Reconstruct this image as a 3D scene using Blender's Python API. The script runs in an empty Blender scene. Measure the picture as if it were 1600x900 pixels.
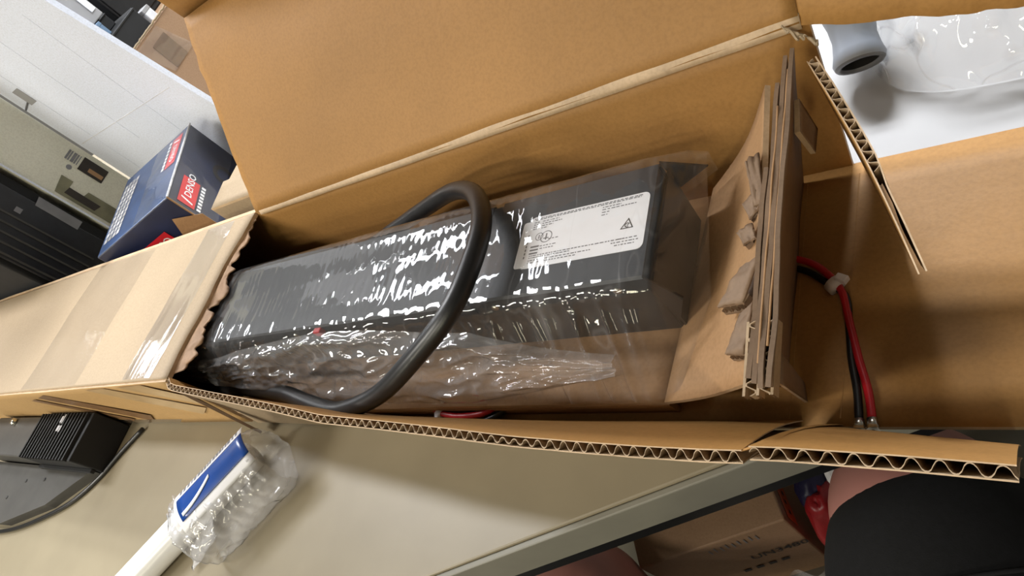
import bpy, bmesh, math, random
from mathutils import Vector, Matrix, noise

random.seed(7)
SC = bpy.context.scene
COL = SC.collection

# ------------------------------------------------------------------ camera
# The scene is laid out in hand units of 0.25 m around a point 1.10 m above the floor;
# M() turns such a coordinate into metres.
K = 0.25
ZC = 1.10
def M(p):
    return Vector((p[0]*K, p[1]*K, p[2]*K + ZC))

cam_d = bpy.data.cameras.new('camera')
cam = bpy.data.objects.new('camera', cam_d)
COL.objects.link(cam)
cam_d.sensor_width = 36.0
cam_d.lens = 23.265
cam_d.clip_start = 0.02
right = Vector((0.78784122, 0.22064945, -0.57499567))
up = Vector((0.12537814, 0.856607, 0.50050451))
back = right.cross(up).normalized()
up = back.cross(right).normalized()
cam.matrix_world = Matrix(((right.x, up.x, back.x, 0), (right.y, up.y, back.y, 0), (right.z, up.z, back.z, ZC), (0, 0, 0, 1)))
SC.camera = cam

# ------------------------------------------------------------------ light and exposure
SC.view_settings.view_transform = 'Standard'
SC.view_settings.look = 'None'
SC.view_settings.gamma = 1.0
SC.view_settings.use_curve_mapping = False
SC.view_settings.exposure = 0.0

world = bpy.data.worlds.new('world')
SC.world = world
world.use_nodes = True
bg = world.node_tree.nodes['Background']
bg.inputs[0].default_value = (0.85, 0.92, 1.0, 1)
bg.inputs[1].default_value = 0.12

CEIL = 2.7
# unseen ceiling fluorescents, the last four added for glints: (x, y, length along, width, rot z, watts, colour)
LAMPS = [(-2.0, 0.6, 1.2, 0.24, 0.0, 48, (0.97, 0.98, 1.0)),
         (-2.0, -1.1, 1.2, 0.24, 0.0, 52, (1.0, 0.96, 0.88)),
         (-0.8, -2.2, 1.2, 0.24, 0.0, 46, (1.0, 0.93, 0.80)),
         (-0.5, 2.3, 1.2, 0.24, 0.0, 105, (0.93, 0.96, 1.0)),
         (-0.5, 2.7, 1.2, 0.24, 0.0, 120, (0.93, 0.96, 1.0)),
         (-2.42, 1.6, 1.2, 0.24, 0.0, 22, (0.93, 0.96, 1.0)),
         (-5.2, 1.75, 1.2, 0.24, math.pi/2, 70, (0.95, 0.97, 1.0)),  # unseen, added for the glare on the clear tape
         (-2.6, -4.4, 1.2, 0.30, 0.0, 80, (1.0, 0.94, 0.76)),  # unseen far lamp, added for streaks on the bag drape
         (-3.7, -6.6, 1.2, 0.30, 0.0, 80, (1.0, 0.94, 0.76)),  # unseen far lamp, added for the same drape streaks
         (0.55, -6.6, 7.2, 0.40, math.pi/2, 190, (1.0, 0.93, 0.68))]  # unseen long strip, added so the film pleats catch streaks
for (lx, ly, ll, lw, rz, e, c) in LAMPS:
    ld = bpy.data.lights.new('ceiling_area_light', 'AREA')
    ld.shape = 'RECTANGLE'; ld.size = ll; ld.size_y = lw
    ld.energy = e; ld.color = c
    lo = bpy.data.objects.new('ceiling_area_light', ld)
    lo.location = (lx, ly, CEIL - 0.10); lo.rotation_euler = (0, 0, rz)
    COL.objects.link(lo)

# ------------------------------------------------------------------ materials
MATS = {}
def new_mat(name):
    m = bpy.data.materials.new(name); m.use_nodes = True
    nt = m.node_tree
    return m, nt, nt.nodes['Principled BSDF']
def N(nt, t, **kw):
    n = nt.nodes.new(t)
    for k, v in kw.items(): setattr(n, k, v)
    return n
def coords(nt, scale=(1, 1, 1), rot=(0, 0, 0)):
    tc = N(nt, 'ShaderNodeTexCoord'); mp = N(nt, 'ShaderNodeMapping')
    mp.inputs['Scale'].default_value = scale; mp.inputs['Rotation'].default_value = rot
    nt.links.new(tc.outputs['Object'], mp.inputs['Vector'])
    return mp.outputs['Vector']
def noise_n(nt, vec, scale, detail=3, rough=0.55):
    n = N(nt, 'ShaderNodeTexNoise'); n.inputs['Scale'].default_value = scale
    n.inputs['Detail'].default_value = detail; n.inputs['Roughness'].default_value = rough
    nt.links.new(vec, n.inputs['Vector']); return n.outputs['Fac']
def ramp(nt, fac, stops):
    r = N(nt, 'ShaderNodeValToRGB'); e = r.color_ramp.elements
    while len(e) < len(stops): e.new(0.5)
    for k, (p, c) in enumerate(stops):
        e[k].position = p; e[k].color = c if len(c) == 4 else (*c, 1)
    nt.links.new(fac, r.inputs['Fac']); return r.outputs['Color']
def bump(nt, bsdf, fac, strength, dist=0.001):
    b = N(nt, 'ShaderNodeBump'); b.inputs['Strength'].default_value = strength; b.inputs['Distance'].default_value = dist
    nt.links.new(fac, b.inputs['Height']); nt.links.new(b.outputs['Normal'], bsdf.inputs['Normal'])

def plain(name, col, rough=0.6, metal=0.0, var=0.12, scale=40, bmp=0.0, coat=0.0):
    m, nt, b = new_mat(name)
    v = coords(nt); f = noise_n(nt, v, scale)
    lo = tuple(c*(1-var) for c in col); hi = tuple(min(1, c*(1+var)) for c in col)
    nt.links.new(ramp(nt, f, [(0.3, lo), (0.7, hi)]), b.inputs['Base Color'])
    b.inputs['Roughness'].default_value = rough; b.inputs['Metallic'].default_value = metal
    if coat: b.inputs['Coat Weight'].default_value = coat
    if bmp: bump(nt, b, noise_n(nt, v, scale*4), bmp)
    MATS[name] = m
    return m

def card(name, col, flute=(1, 0, 0), var=0.10, rough=0.62, blotch=6.0):
    """kraft board: soft blotches, paper fibre, faint flute washboard"""
    m, nt, b = new_mat(name)
    v = coords(nt)
    big = noise_n(nt, v, blotch, 4)
    c1 = ramp(nt, big, [(0.3, tuple(c*(1-var) for c in col)), (0.7, tuple(min(1, c*(1+var)) for c in col))])
    fib = noise_n(nt, coords(nt, (1, 1, 1)), 420, 2)
    mx = N(nt, 'ShaderNodeMix', data_type='RGBA', blend_type='MULTIPLY')
    mx.inputs[0].default_value = 0.35
    nt.links.new(c1, mx.inputs[6]); nt.links.new(ramp(nt, fib, [(0.3, (0.72, 0.70, 0.66)), (0.6, (1.06, 1.06, 1.06))]), mx.inputs[7])
    nt.links.new(mx.outputs[2], b.inputs['Base Color'])
    b.inputs['Roughness'].default_value = rough
    b.inputs['Specular IOR Level'].default_value = 0.38
    w = N(nt, 'ShaderNodeTexWave'); w.inputs['Scale'].default_value = 28; w.inputs['Distortion'].default_value = 1.0
    nt.links.new(coords(nt, flute), w.inputs['Vector'])
    ad = N(nt, 'ShaderNodeMath', operation='MULTIPLY_ADD'); ad.inputs[1].default_value = 0.12
    nt.links.new(w.outputs['Fac'], ad.inputs[0]); nt.links.new(noise_n(nt, v, 90), ad.inputs[2])
    bump(nt, b, ad.outputs[0], 0.25, 0.0012)
    MATS[name] = m
    return m

card('card_inner', (0.352, 0.180, 0.051))
card('card_outer', (0.355, 0.268, 0.172), var=0.08)
card('card_tray', (0.35, 0.205, 0.10), flute=(0, 1, 0))
card('card_raw', (0.21, 0.14, 0.09), var=0.18, blotch=25)
card('card_edge', (0.52, 0.375, 0.235), var=0.15, blotch=40)
card('card_medium', (0.43, 0.32, 0.21), var=0.15, blotch=40)
card('card_torn', (0.33, 0.205, 0.12), var=0.2, blotch=30)
card('card_front', (0.45, 0.28, 0.115), var=0.08)
card('card_carton', (0.33, 0.205, 0.12), var=0.10)
card('white_card', (0.78, 0.83, 0.96), var=0.04, flute=(1, 0, 0))
card('beige_card', (0.78, 0.77, 0.65), var=0.08)
plain('packing_tape_brown', (0.20, 0.11, 0.05), 0.4, var=0.25, scale=30)
plain('packing_tape_tan', (0.52, 0.36, 0.19), 0.25, var=0.12, scale=30)
plain('table_layer_pale', (0.37, 0.365, 0.37), 0.5, var=0.03, scale=15, bmp=0.05)
plain('table_laminate', (0.265, 0.224, 0.150), 0.42, var=0.05, scale=18, bmp=0.06)
plain('table_edge_grey', (0.235, 0.225, 0.185), 0.5, var=0.05)
plain('table_edge_black', (0.006, 0.006, 0.007), 0.45)
plain('leg_metal', (0.05, 0.05, 0.055), 0.4, 0.8)
plain('unit_black', (0.014, 0.015, 0.018), 0.36, 0.0, var=0.25, scale=60, bmp=0.08)
plain('unit_plate', (0.010, 0.012, 0.016), 0.5, 0.0, var=0.25, scale=60, bmp=0.08)
plain('cable_rubber', (0.012, 0.012, 0.013), 0.36, var=0.3, scale=50, bmp=0.1)
plain('label_white', (0.80, 0.80, 0.83), 0.45, var=0.03)
plain('ink_grey', (0.16, 0.16, 0.17), 0.6)
plain('ink_black', (0.015, 0.013, 0.012), 0.6)
plain('ink_orange', (0.60, 0.12, 0.03), 0.6)
plain('wire_red', (0.42, 0.008, 0.014), 0.35)
plain('wire_black', (0.008, 0.008, 0.008), 0.35)
plain('tie_white', (0.72, 0.70, 0.70), 0.4)
plain('tinned_metal', (0.62, 0.60, 0.54), 0.25, 1.0, var=0.3, scale=200)
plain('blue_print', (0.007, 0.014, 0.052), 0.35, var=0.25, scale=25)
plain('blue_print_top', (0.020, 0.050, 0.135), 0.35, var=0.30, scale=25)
plain('red_print', (0.62, 0.012, 0.025), 0.4)
plain('white_print', (0.82, 0.84, 0.88), 0.5)
plain('silver_print', (0.46, 0.46, 0.47), 0.4, var=0.5, scale=60)
plain('equipment_black', (0.0045, 0.0048, 0.006), 0.7, var=0.3)
plain('equipment_grey', (0.055, 0.052, 0.046), 0.5, var=0.15)
plain('grey_label', (0.22, 0.22, 0.235), 0.5, var=0.1)
plain('olive_print', (0.22, 0.21, 0.13), 0.6, var=0.3, scale=20)
plain('dark_print', (0.03, 0.022, 0.016), 0.6, var=0.3)
plain('tan_print', (0.40, 0.23, 0.11), 0.6)
plain('grey_box', (0.33, 0.33, 0.34), 0.6, var=0.05)
plain('grey_box_dark', (0.22, 0.23, 0.26), 0.6, var=0.05)
plain('slate_blue', (0.12, 0.20, 0.31), 0.55, var=0.05)
plain('pvc_white', (0.85, 0.85, 0.85), 0.25, var=0.02)
plain('label_blue', (0.010, 0.055, 0.26), 0.25, var=0.1)
plain('handle_grey', (0.36, 0.41, 0.50), 0.35, var=0.03)
plain('handle_rim', (0.17, 0.18, 0.20), 0.3)
plain('handle_dark', (0.015, 0.015, 0.016), 0.6)
plain('skin', (0.52, 0.235, 0.20), 0.5, var=0.08, scale=20)
plain('shorts_black', (0.0045, 0.0048, 0.006), 0.85, var=0.3, scale=200, bmp=0.2)
plain('shorts_seam', (0.012, 0.012, 0.014), 0.9)
plain('shirt_dark', (0.02, 0.02, 0.025), 0.85)
plain('red_bag', (0.30, 0.012, 0.016), 0.4, var=0.3, scale=15)
plain('navy_bag', (0.010, 0.010, 0.04), 0.5)
plain('paper_white', (0.7, 0.7, 0.72), 0.6)
plain('wall_paint', (0.22, 0.21, 0.19), 0.8, var=0.04)
plain('ceiling_tile', (0.45, 0.45, 0.44), 0.9, var=0.04)
plain('floor_vinyl', (0.09, 0.082, 0.07), 0.55, var=0.15, scale=6)
plain('crease_grey', (0.66, 0.67, 0.72), 0.7)
plain('lamp_white', (0.8, 0.8, 0.8), 0.5)

def plastic(name, haze,  tint=(1, 1, 1), rough=0.08, bscale=60, bstr=0.5, stretch=(1, 1, 1), ior=1.5, refl=1.0, bdist=0.004, crease=0.0, cscale=14):
    """clear film: see-through with fresnel gloss, a thin milky haze and creased normals"""
    m = bpy.data.materials.new(name); m.use_nodes = True; nt = m.node_tree
    nt.nodes.clear()
    out = N(nt, 'ShaderNodeOutputMaterial')
    tr = N(nt, 'ShaderNodeBsdfTransparent'); tr.inputs[0].default_value = (*tint, 1)
    gl = N(nt, 'ShaderNodeBsdfGlossy'); gl.inputs['Roughness'].default_value = rough
    df = N(nt, 'ShaderNodeBsdfDiffuse'); df.inputs[0].default_value = (0.8, 0.8, 0.82, 1)
    v = coords(nt, stretch)
    nz = N(nt, 'ShaderNodeTexNoise'); nz.noise_dimensions = '3D'
    try: nz.noise_type = 'RIDGED_MULTIFRACTAL'
    except Exception: pass
    nz.inputs['Scale'].default_value = bscale; nz.inputs['Detail'].default_value = 3; nz.inputs['Roughness'].default_value = 0.5
    nt.links.new(v, nz.inputs['Vector'])
    bp = N(nt, 'ShaderNodeBump'); bp.inputs['Strength'].default_value = bstr; bp.inputs['Distance'].default_value = bdist
    nt.links.new(nz.outputs['Fac'], bp.inputs['Height'])
    fr = N(nt, 'ShaderNodeFresnel')
    geo = N(nt, 'ShaderNodeNewGeometry'); im = N(nt, 'ShaderNodeMapRange')
    im.inputs[3].default_value = ior; im.inputs[4].default_value = 1.0/ior
    nt.links.new(geo.outputs['Backfacing'], im.inputs[0]); nt.links.new(im.outputs[0], fr.inputs['IOR'])
    for n in (gl, df, fr): nt.links.new(bp.outputs['Normal'], n.inputs['Normal'])
    mul = N(nt, 'ShaderNodeMath', operation='MULTIPLY'); mul.inputs[1].default_value = 1.7*refl; mul.use_clamp = True
    nt.links.new(fr.outputs[0], mul.inputs[0])
    hz = N(nt, 'ShaderNodeMapRange'); hz.inputs[1].default_value = 0.25; hz.inputs[2].default_value = 0.9
    hz.inputs[3].default_value = haze*0.4; hz.inputs[4].default_value = haze*1.8
    nt.links.new(nz.outputs['Fac'], hz.inputs[0])
    if crease:
        # stress-whitened crease lines in the film
        cn = noise_n(nt, coords(nt, stretch, (0.3, 0.2, 0.5)), cscale, 2)
        sb = N(nt, 'ShaderNodeMath', operation='SUBTRACT'); sb.inputs[1].default_value = 0.5
        ab = N(nt, 'ShaderNodeMath', operation='ABSOLUTE'); mr = N(nt, 'ShaderNodeMapRange')
        mr.inputs[1].default_value = 0.0; mr.inputs[2].default_value = 0.011; mr.inputs[3].default_value = crease; mr.inputs[4].default_value = 0.0
        nt.links.new(cn, sb.inputs[0]); nt.links.new(sb.outputs[0], ab.inputs[0]); nt.links.new(ab.outputs[0], mr.inputs[0])
        mx = N(nt, 'ShaderNodeMath', operation='ADD'); mx.use_clamp = True
        nt.links.new(hz.outputs[0], mx.inputs[0]); nt.links.new(mr.outputs[0], mx.inputs[1]); hz = mx
    m1 = N(nt, 'ShaderNodeMixShader'); m2 = N(nt, 'ShaderNodeMixShader')
    nt.links.new(hz.outputs[0], m1.inputs[0]); nt.links.new(tr.outputs[0], m1.inputs[1]); nt.links.new(df.outputs[0], m1.inputs[2])
    nt.links.new(mul.outputs[0], m2.inputs[0]); nt.links.new(m1.outputs[0], m2.inputs[1]); nt.links.new(gl.outputs[0], m2.inputs[2])
    nt.links.new(m2.outputs[0], out.inputs['Surface'])
    MATS[name] = m
plastic('bag_film', 0.10, rough=0.05, bscale=30, bstr=0.30, stretch=(1.0, 0.35, 0.5), bdist=0.002, refl=0.8, crease=0.05, cscale=30)
plastic('fold_film', 0.34, rough=0.09, bscale=34, bstr=0.45, stretch=(1.0, 0.6, 0.6), bdist=0.003, crease=0.12, cscale=26)
plastic('clear_tape', 0.16, rough=0.10, bscale=50, bstr=0.8, stretch=(1, 0.2, 1), bdist=0.002)
plastic('bubble_film', 0.68, rough=0.10, bscale=55, bstr=0.6, refl=0.8)
plastic('blister_film', 0.34, rough=0.06, bscale=50, bstr=1.0, bdist=0.010, crease=0.2)
plastic('liner_film', 0.42, rough=0.2, bscale=12, bstr=0.6)
plastic('faint_tape', 0.03, rough=0.15, bscale=40, bstr=0.3, stretch=(1, 0.2, 1), bdist=0.001, refl=0.45)
plastic('stretch_film', 0.03, rough=0.10, bscale=40, bstr=0.6, stretch=(1, 0.3, 1), bdist=0.002, refl=0.55)

# ------------------------------------------------------------------ building helpers
def thing(name, label, cat, at=(0, 0, 0), group=None):
    o = bpy.data.objects.new(name, None); COL.objects.link(o)
    o.empty_display_size = 0.02
    o.location = M(at); o['label'] = label; o['category'] = cat
    if group: o['group'] = group
    return o
def offset_of(o):
    v = Vector((0, 0, 0))
    while o is not None:
        v += o.location; o = o.parent
    return v
def mesh(name, verts, faces, mats, parent=None, idx=None, smooth=False, metres=False, kind=None):
    """verts in hand units (or metres); one object"""
    if isinstance(mats, str): mats = [mats]
    off = offset_of(parent) if parent else Vector((0, 0, 0))
    vs = [(Vector(v) if metres else M(v)) - off for v in verts]
    me = bpy.data.meshes.new(name)
    if parent is None and vs:
        c = sum(vs, Vector())/len(vs); c.z = min(v.z for v in vs)
        vs = [v - c for v in vs]
    me.from_pydata([tuple(v) for v in vs], [], faces)
    for m in mats: me.materials.append(MATS[m])
    if idx: me.polygons.foreach_set('material_index', idx)
    if smooth: me.polygons.foreach_set('use_smooth', [True]*len(me.polygons))
    bm = bmesh.new(); bm.from_mesh(me); bmesh.ops.recalc_face_normals(bm, faces=bm.faces); bm.to_mesh(me); bm.free()
    o = bpy.data.objects.new(name, me); COL.objects.link(o)
    if parent: o.parent = parent
    else: o.location = c
    if kind: o['kind'] = kind
    return o
def tag(o, label, cat, group=None):
    o['label'] = label; o['category'] = cat
    if group: o['group'] = group
    return o
def V3(*a): return Vector(a)

def sheet(name, fn, nu, nv, th, mats, parent=None, smooth=True):
    """a board of thickness th following fn(u, v); mats = face, [edge], [other face]"""
    if isinstance(mats, str): mats = [mats]
    P = [[Vector(fn(i/nu, j/nv)) for j in range(nv+1)] for i in range(nu+1)]
    vs, fs, ix = [], [], []
    def nrm(i, j):
        a = P[min(i+1, nu)][j]-P[max(i-1, 0)][j]; b = P[i][min(j+1, nv)]-P[i][max(j-1, 0)]
        n = a.cross(b); return n.normalized() if n.length > 1e-9 else Vector((0, 0, 1))
    nn = [[nrm(i, j) for j in range(nv+1)] for i in range(nu+1)]
    for s in (0.5, -0.5):
        for i in range(nu+1):
            for j in range(nv+1): vs.append(P[i][j] + nn[i][j]*th*s)
    A = (nu+1)*(nv+1); I = lambda i, j: i*(nv+1)+j
    back_i = 2 if len(mats) > 2 else 0; edge_i = 1 if len(mats) > 1 else 0
    for i in range(nu):
        for j in range(nv):
            fs.append((I(i, j), I(i+1, j), I(i+1, j+1), I(i, j+1))); ix.append(0)
            fs.append((A+I(i, j), A+I(i, j+1), A+I(i+1, j+1), A+I(i+1, j))); ix.append(back_i)
    ring = [(I(i, 0), I(i+1, 0)) for i in range(nu)] + [(I(nu, j), I(nu, j+1)) for j in range(nv)] + \
           [(I(i+1, nv), I(i, nv)) for i in reversed(range(nu))] + [(I(0, j+1), I(0, j)) for j in reversed(range(nv))]
    for a, b in ring: fs.append((a, A+a, A+b, b)); ix.append(edge_i)
    o = mesh(name, vs, fs, mats, parent, ix)
    if smooth:
        o.data.polygons.foreach_set('use_smooth', [k < 2*nu*nv for k in range(len(fs))])
    return o
def film(name, fn, nu, nv, mat, parent=None):
    """one thin skin without thickness (tape, film)"""
    vs = [fn(i/nu, j/nv) for i in range(nu+1) for j in range(nv+1)]
    fs = [(i*(nv+1)+j, (i+1)*(nv+1)+j, (i+1)*(nv+1)+j+1, i*(nv+1)+j+1) for i in range(nu) for j in range(nv)]
    return mesh(name, vs, fs, mat, parent, smooth=True)
def quad(a, b, c, d):
    """bilinear patch: a-b along u at v=0, d-c along u at v=1"""
    a, b, c, d = map(Vector, (a, b, c, d))
    return lambda u, v: (a*(1-u)+b*u)*(1-v) + (d*(1-u)+c*u)*v
def nz(p, s, k=0.0): return noise.noise(Vector(p)*s + Vector((k, k*1.7, -k)))

def box_verts(c, ax, ay, az):
    """solid from a corner and three edge vectors"""
    c, ax, ay, az = map(Vector, (c, ax, ay, az))
    vs = [c, c+ax, c+ax+ay, c+ay, c+az, c+ax+az, c+ax+ay+az, c+ay+az]
    fs = [(0, 3, 2, 1), (4, 5, 6, 7), (0, 1, 5, 4), (1, 2, 6, 5), (2, 3, 7, 6), (3, 0, 4, 7)]
    return vs, fs
def box(name, c, ax, ay, az, mat, parent=None, bevel=0.0, metres=False):
    vs, fs = box_verts(c, ax, ay, az)
    o = mesh(name, vs, fs, mat, parent, metres=metres)
    if bevel:
        b = o.modifiers.new('bevel', 'BEVEL'); b.width = bevel*(1 if metres else K); b.segments = 2; b.limit_method = 'ANGLE'
    return o
def tube_geo(path, rad, seg=12, sub=6, closed_ends=True):
    pts = [Vector(p) for p in path]
    def cr(p0, p1, p2, p3, t):
        return 0.5*((2*p1)+(p2-p0)*t+(2*p0-5*p1+4*p2-p3)*t*t+(3*p1-p0-3*p2+p3)*t**3)
    Q, R = [], []
    rr = rad if isinstance(rad, (list, tuple)) else [rad]*len(pts)
    for i in range(len(pts)-1):
        p0 = pts[i-1] if i else 2*pts[0]-pts[1]; p3 = pts[i+2] if i+2 < len(pts) else 2*pts[-1]-pts[-2]
        for k in range(sub):
            t = k/sub; Q.append(cr(p0, pts[i], pts[i+1], p3, t)); R.append(rr[i]*(1-t)+rr[i+1]*t)
    Q.append(pts[-1]); R.append(rr[-1])
    T = (Q[1]-Q[0]).normalized(); n = T.orthogonal().normalized()
    vs, fs = [], []
    for i, q in enumerate(Q):
        t = (Q[min(i+1, len(Q)-1)]-Q[max(i-1, 0)]).normalized()
        n = (n - t*n.dot(t)).normalized(); b = t.cross(n)
        for k in range(seg):
            a = 2*math.pi*k/seg; vs.append(q+(n*math.cos(a)+b*math.sin(a))*R[i])
    for i in range(len(Q)-1):
        for k in range(seg):
            a = i*seg+k; b2 = i*seg+(k+1) % seg; fs.append((a, b2, b2+seg, a+seg))
    if closed_ends:
        fs.append(tuple(range(seg))[::-1]); fs.append(tuple((len(Q)-1)*seg+k for k in range(seg)))
    return vs, fs
def tube(name, path, rad, mat, parent=None, seg=12, sub=6):
    vs, fs = tube_geo(path, rad, seg, sub); return mesh(name, vs, fs, mat, parent, smooth=True)
def poly_plate(name, pts, nrm, th, mat, parent=None):
    """flat outline with thickness along nrm"""
    pts = [Vector(p) for p in pts]; n = Vector(nrm).normalized()*th; k = len(pts)
    vs = pts+[p+n for p in pts]
    fs = [tuple(range(k))[::-1], tuple(range(k, 2*k))]+[(i, (i+1) % k, k+(i+1) % k, k+i) for i in range(k)]
    return mesh(name, vs, fs, mat, parent)
def frame_pts(o, ex, ey, pts):
    o, ex, ey = Vector(o), Vector(ex), Vector(ey)
    return [o+ex*a+ey*b for a, b in pts]
def flat_bars(name, o, ex, ey, rects, mat, parent):
    """many printed dashes in the plane o + a*ex + b*ey, as one print"""
    vs, fs = [], []
    for (a, b, w, h) in rects:
        k = len(vs); vs += frame_pts(o, ex, ey, [(a, b), (a+w, b), (a+w, b+h), (a, b+h)]); fs.append((k, k+1, k+2, k+3))
    return mesh(name, vs, fs, mat, parent)
def ring_pts(cx, cy, r, w, n=20):
    vs, fs = [], []
    for k in range(n):
        a = 2*math.pi*k/n
        vs += [(cx+r*math.cos(a), cy+r*math.sin(a)), (cx+(r-w)*math.cos(a), cy+(r-w)*math.sin(a))]
        fs.append((2*k, 2*((k+1) % n), 2*((k+1) % n)+1, 2*k+1))
    return vs, fs
def lettering(name, txt, o, ex, ey, size, mat, parent, bold=0.0, sx=1.0):
    """flat letters: baseline from o along ex, up along ey, cap height about size"""
    cu = bpy.data.curves.new(name, 'FONT'); cu.body = txt; cu.size = 1.0; cu.offset = bold; cu.resolution_u = 2
    ob = bpy.data.objects.new(name, cu); COL.objects.link(ob)
    me = bpy.data.meshes.new_from_object(ob.evaluated_get(bpy.context.evaluated_depsgraph_get()))
    bpy.data.objects.remove(ob); bpy.data.curves.remove(cu)
    ex, ey, o = Vector(ex).normalized(), Vector(ey).normalized(), Vector(o)
    s = size/0.7
    vs = [o+ex*(v.co.x*s*sx)+ey*(v.co.y*s) for v in me.vertices]
    fs = [tuple(p.vertices) for p in me.polygons]
    bpy.data.meshes.remove(me)
    return mesh(name, vs, fs, mat, parent)

# ------------------------------------------------------------------ the room
def struct(name, vs, fs, mat):
    o = mesh(name, vs, fs, mat, metres=True); o['kind'] = 'structure'; return o
X0, X1, Y0, Y1 = -7.0, 2.6, -11.0, 2.9
def slab(name, a, b, mat):
    vs, fs = box_verts(a, (b[0]-a[0], 0, 0), (0, b[1]-a[1], 0), (0, 0, b[2]-a[2])); return struct(name, vs, fs, mat)
slab('floor', (X0, Y0, -0.06), (X1, Y1, 0), 'floor_vinyl')
slab('ceiling', (X0, Y0, CEIL), (X1, Y1, CEIL+0.06), 'ceiling_tile')
slab('wall_back', (X0-.08, Y1, 0), (X1+.08, Y1+0.08, CEIL), 'wall_paint')
slab('wall_front', (X0-.08, Y0-0.08, 0), (X1+.08, Y0, CEIL), 'wall_paint')
slab('wall_left', (X0-0.08, Y0, 0), (X0, Y1, CEIL), 'wall_paint')
slab('wall_right', (X1, Y0, 0), (X1+0.08, Y1, CEIL), 'wall_paint')

# ------------------------------------------------------------------ the table
E1 = Vector((0.918, 0.395, 0)).normalized(); E2 = Vector((-E1.y, E1.x, 0))
TZ = -1.412
T0 = Vector((-0.5, 0.468, TZ))
FLOOR = -ZC/K
def tp(a, b, z=TZ):
    p = T0+E1*a+E2*b; p.z = z; return p
table = thing('work_table', 'cream laminate work table with a grey and black front edge', 'table', (tp(-1.5, 2.5, FLOOR)))
DEP = 6.2
box('tabletop', tp(-6.4, 0.012, TZ-0.15), E1*9.6, E2*DEP, (0, 0, 0.15), 'table_laminate', table, 0.006)
o = box('edge_band', tp(-6.4, -0.006, TZ-0.152), E1*9.6, E2*0.017, (0, 0, 0.146), 'table_edge_grey', table, 0.004)
o['label'] = 'grey front edge band'
o = box('lower_rail', tp(-6.4, 0.0, TZ-0.215), E1*9.6, E2*0.10, (0, 0, 0.062), 'table_edge_black', table, 0.004)
o['label'] = 'black rail under the table edge'
for a, b in ((-6.2, 0.35), (-6.2, DEP-0.3), (3.0, 0.35), (3.0, DEP-0.3)):
    box('leg', tp(a-0.1, b-0.1, FLOOR), E1*0.2, E2*0.2, (0, 0, TZ-0.15-FLOOR), 'leg_metal', table)
SH = -3.55
box('lower_shelf', tp(-6.3, 0.30, SH-0.06), E1*9.4, E2*(DEP-0.6), (0, 0, 0.06), 'table_edge_grey', table)

# pale layer added over the tabletop behind the box to brighten it
wp = thing('pale_table_layer', 'pale layer added over the table under the grey handle', 'sheet', (0.3, 1.8, TZ))
box('layer_slab', (-0.62, 1.12, TZ+0.0005), (1.9, 0, 0), (0, 1.65, 0), (0, 0, 0.003), 'table_layer_pale', wp, 0.002)

# ------------------------------------------------------------------ the long cardboard box
long_box = thing('long_cardboard_box', 'long brown cardboard box torn open along its top on the cream table', 'cardboard box', (-1.4, 0.95, -1.41))
YF, YB = 0.562, 1.315                       # front and back wall
YBb = 1.21                                  # foot of the back wall
ZT, ZB = -1.0, -1.40
XL, XO, XE = -6.6, -2.49, -0.29             # far end, start of the opening, hinge of the right end
BT = 0.018
def wob(p, s=2.2, a=0.012): return nz(p, s)*a

# closed section
def top_fn(u, v):
    x = XL+(XO-XL)*u; y = YF+(YB-0.01-YF)*v
    if u > 0.97: x += (u-0.97)/0.03*(0.035*nz((y*4.1, 0.3, 0), 1.0)+0.006*nz((y*13.7, 3, 0), 1.0))
    x += (0.03*v if u > .9 else 0)
    return (x, y, ZT+0.012*nz((x, y, 0), 1.3)*math.sin(math.pi*v)-BT/2)
sheet('top_panel', top_fn, 60, 60, BT, ['card_outer', 'card_edge', 'card_inner'], long_box)
def fpan(u, v):
    x = XL+(XO-XL)*u; z = ZB+(ZT-0.004-ZB)*v
    if u > 0.98: x += 0.02*nz((z*14, 5, 0), 1.0)-0.03*(1-v)
    return (x, YF+0.004*nz((x, 0, z), 2), z)
sheet('front_panel', fpan, 40, 8, BT, ['card_front', 'card_edge', 'card_inner'], long_box)
sheet('end_panel', quad((XL, YF, ZB), (XL, YB, ZB), (XL, YB, ZT), (XL, YF, ZT)), 4, 4, BT, ['card_outer', 'card_edge'], long_box)
# back wall, the whole length
def bwall(u, v):
    x = XL+(XE+0.005-XL)*u; yb = YB-0.10*max(0, min(1, (x+2.4)/1.6))
    y = yb+(YB-yb)*v
    z = ZB-0.005+(ZT-ZB+0.005)*v
    return (x, y+0.006*nz((x, z, 1), 2.0), z+0.006*nz((x, 0, 0), 1.6)*v)
sheet('back_wall', bwall, 60, 8, BT, ['card_inner', 'card_edge', 'card_outer'], long_box)
# floor and its right-hand flap, one board with a crease at the hinge
def bfloor(u, v):
    x = XL+(0.46-XL)*u; f = max(0, min(1, (x+2.4)/1.6))
    yb = YB-0.10*f; y = YF-0.03*f+(yb-YF+0.03*f)*v
    z = ZB
    return (x, y, z)
sheet('bottom_panel', bfloor, 70, 8, BT*0.8, ['card_inner', 'card_edge', 'card_outer'], long_box)
o = mesh('crease', *tube_geo([(XE+0.02, 1.18, ZB+0.0065), (XE-0.005, 0.85, ZB+0.0065), (XE-0.03, 0.55, ZB+0.0065)], 0.0018, 6, 4), 'card_inner', long_box)
o = mesh('crease', *tube_geo([(XE-0.10, 1.18, ZB+0.0065), (XE-0.115, 0.85, ZB+0.0065), (XE-0.13, 0.55, ZB+0.0065)], 0.0014, 6, 4), 'card_inner', long_box)

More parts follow.
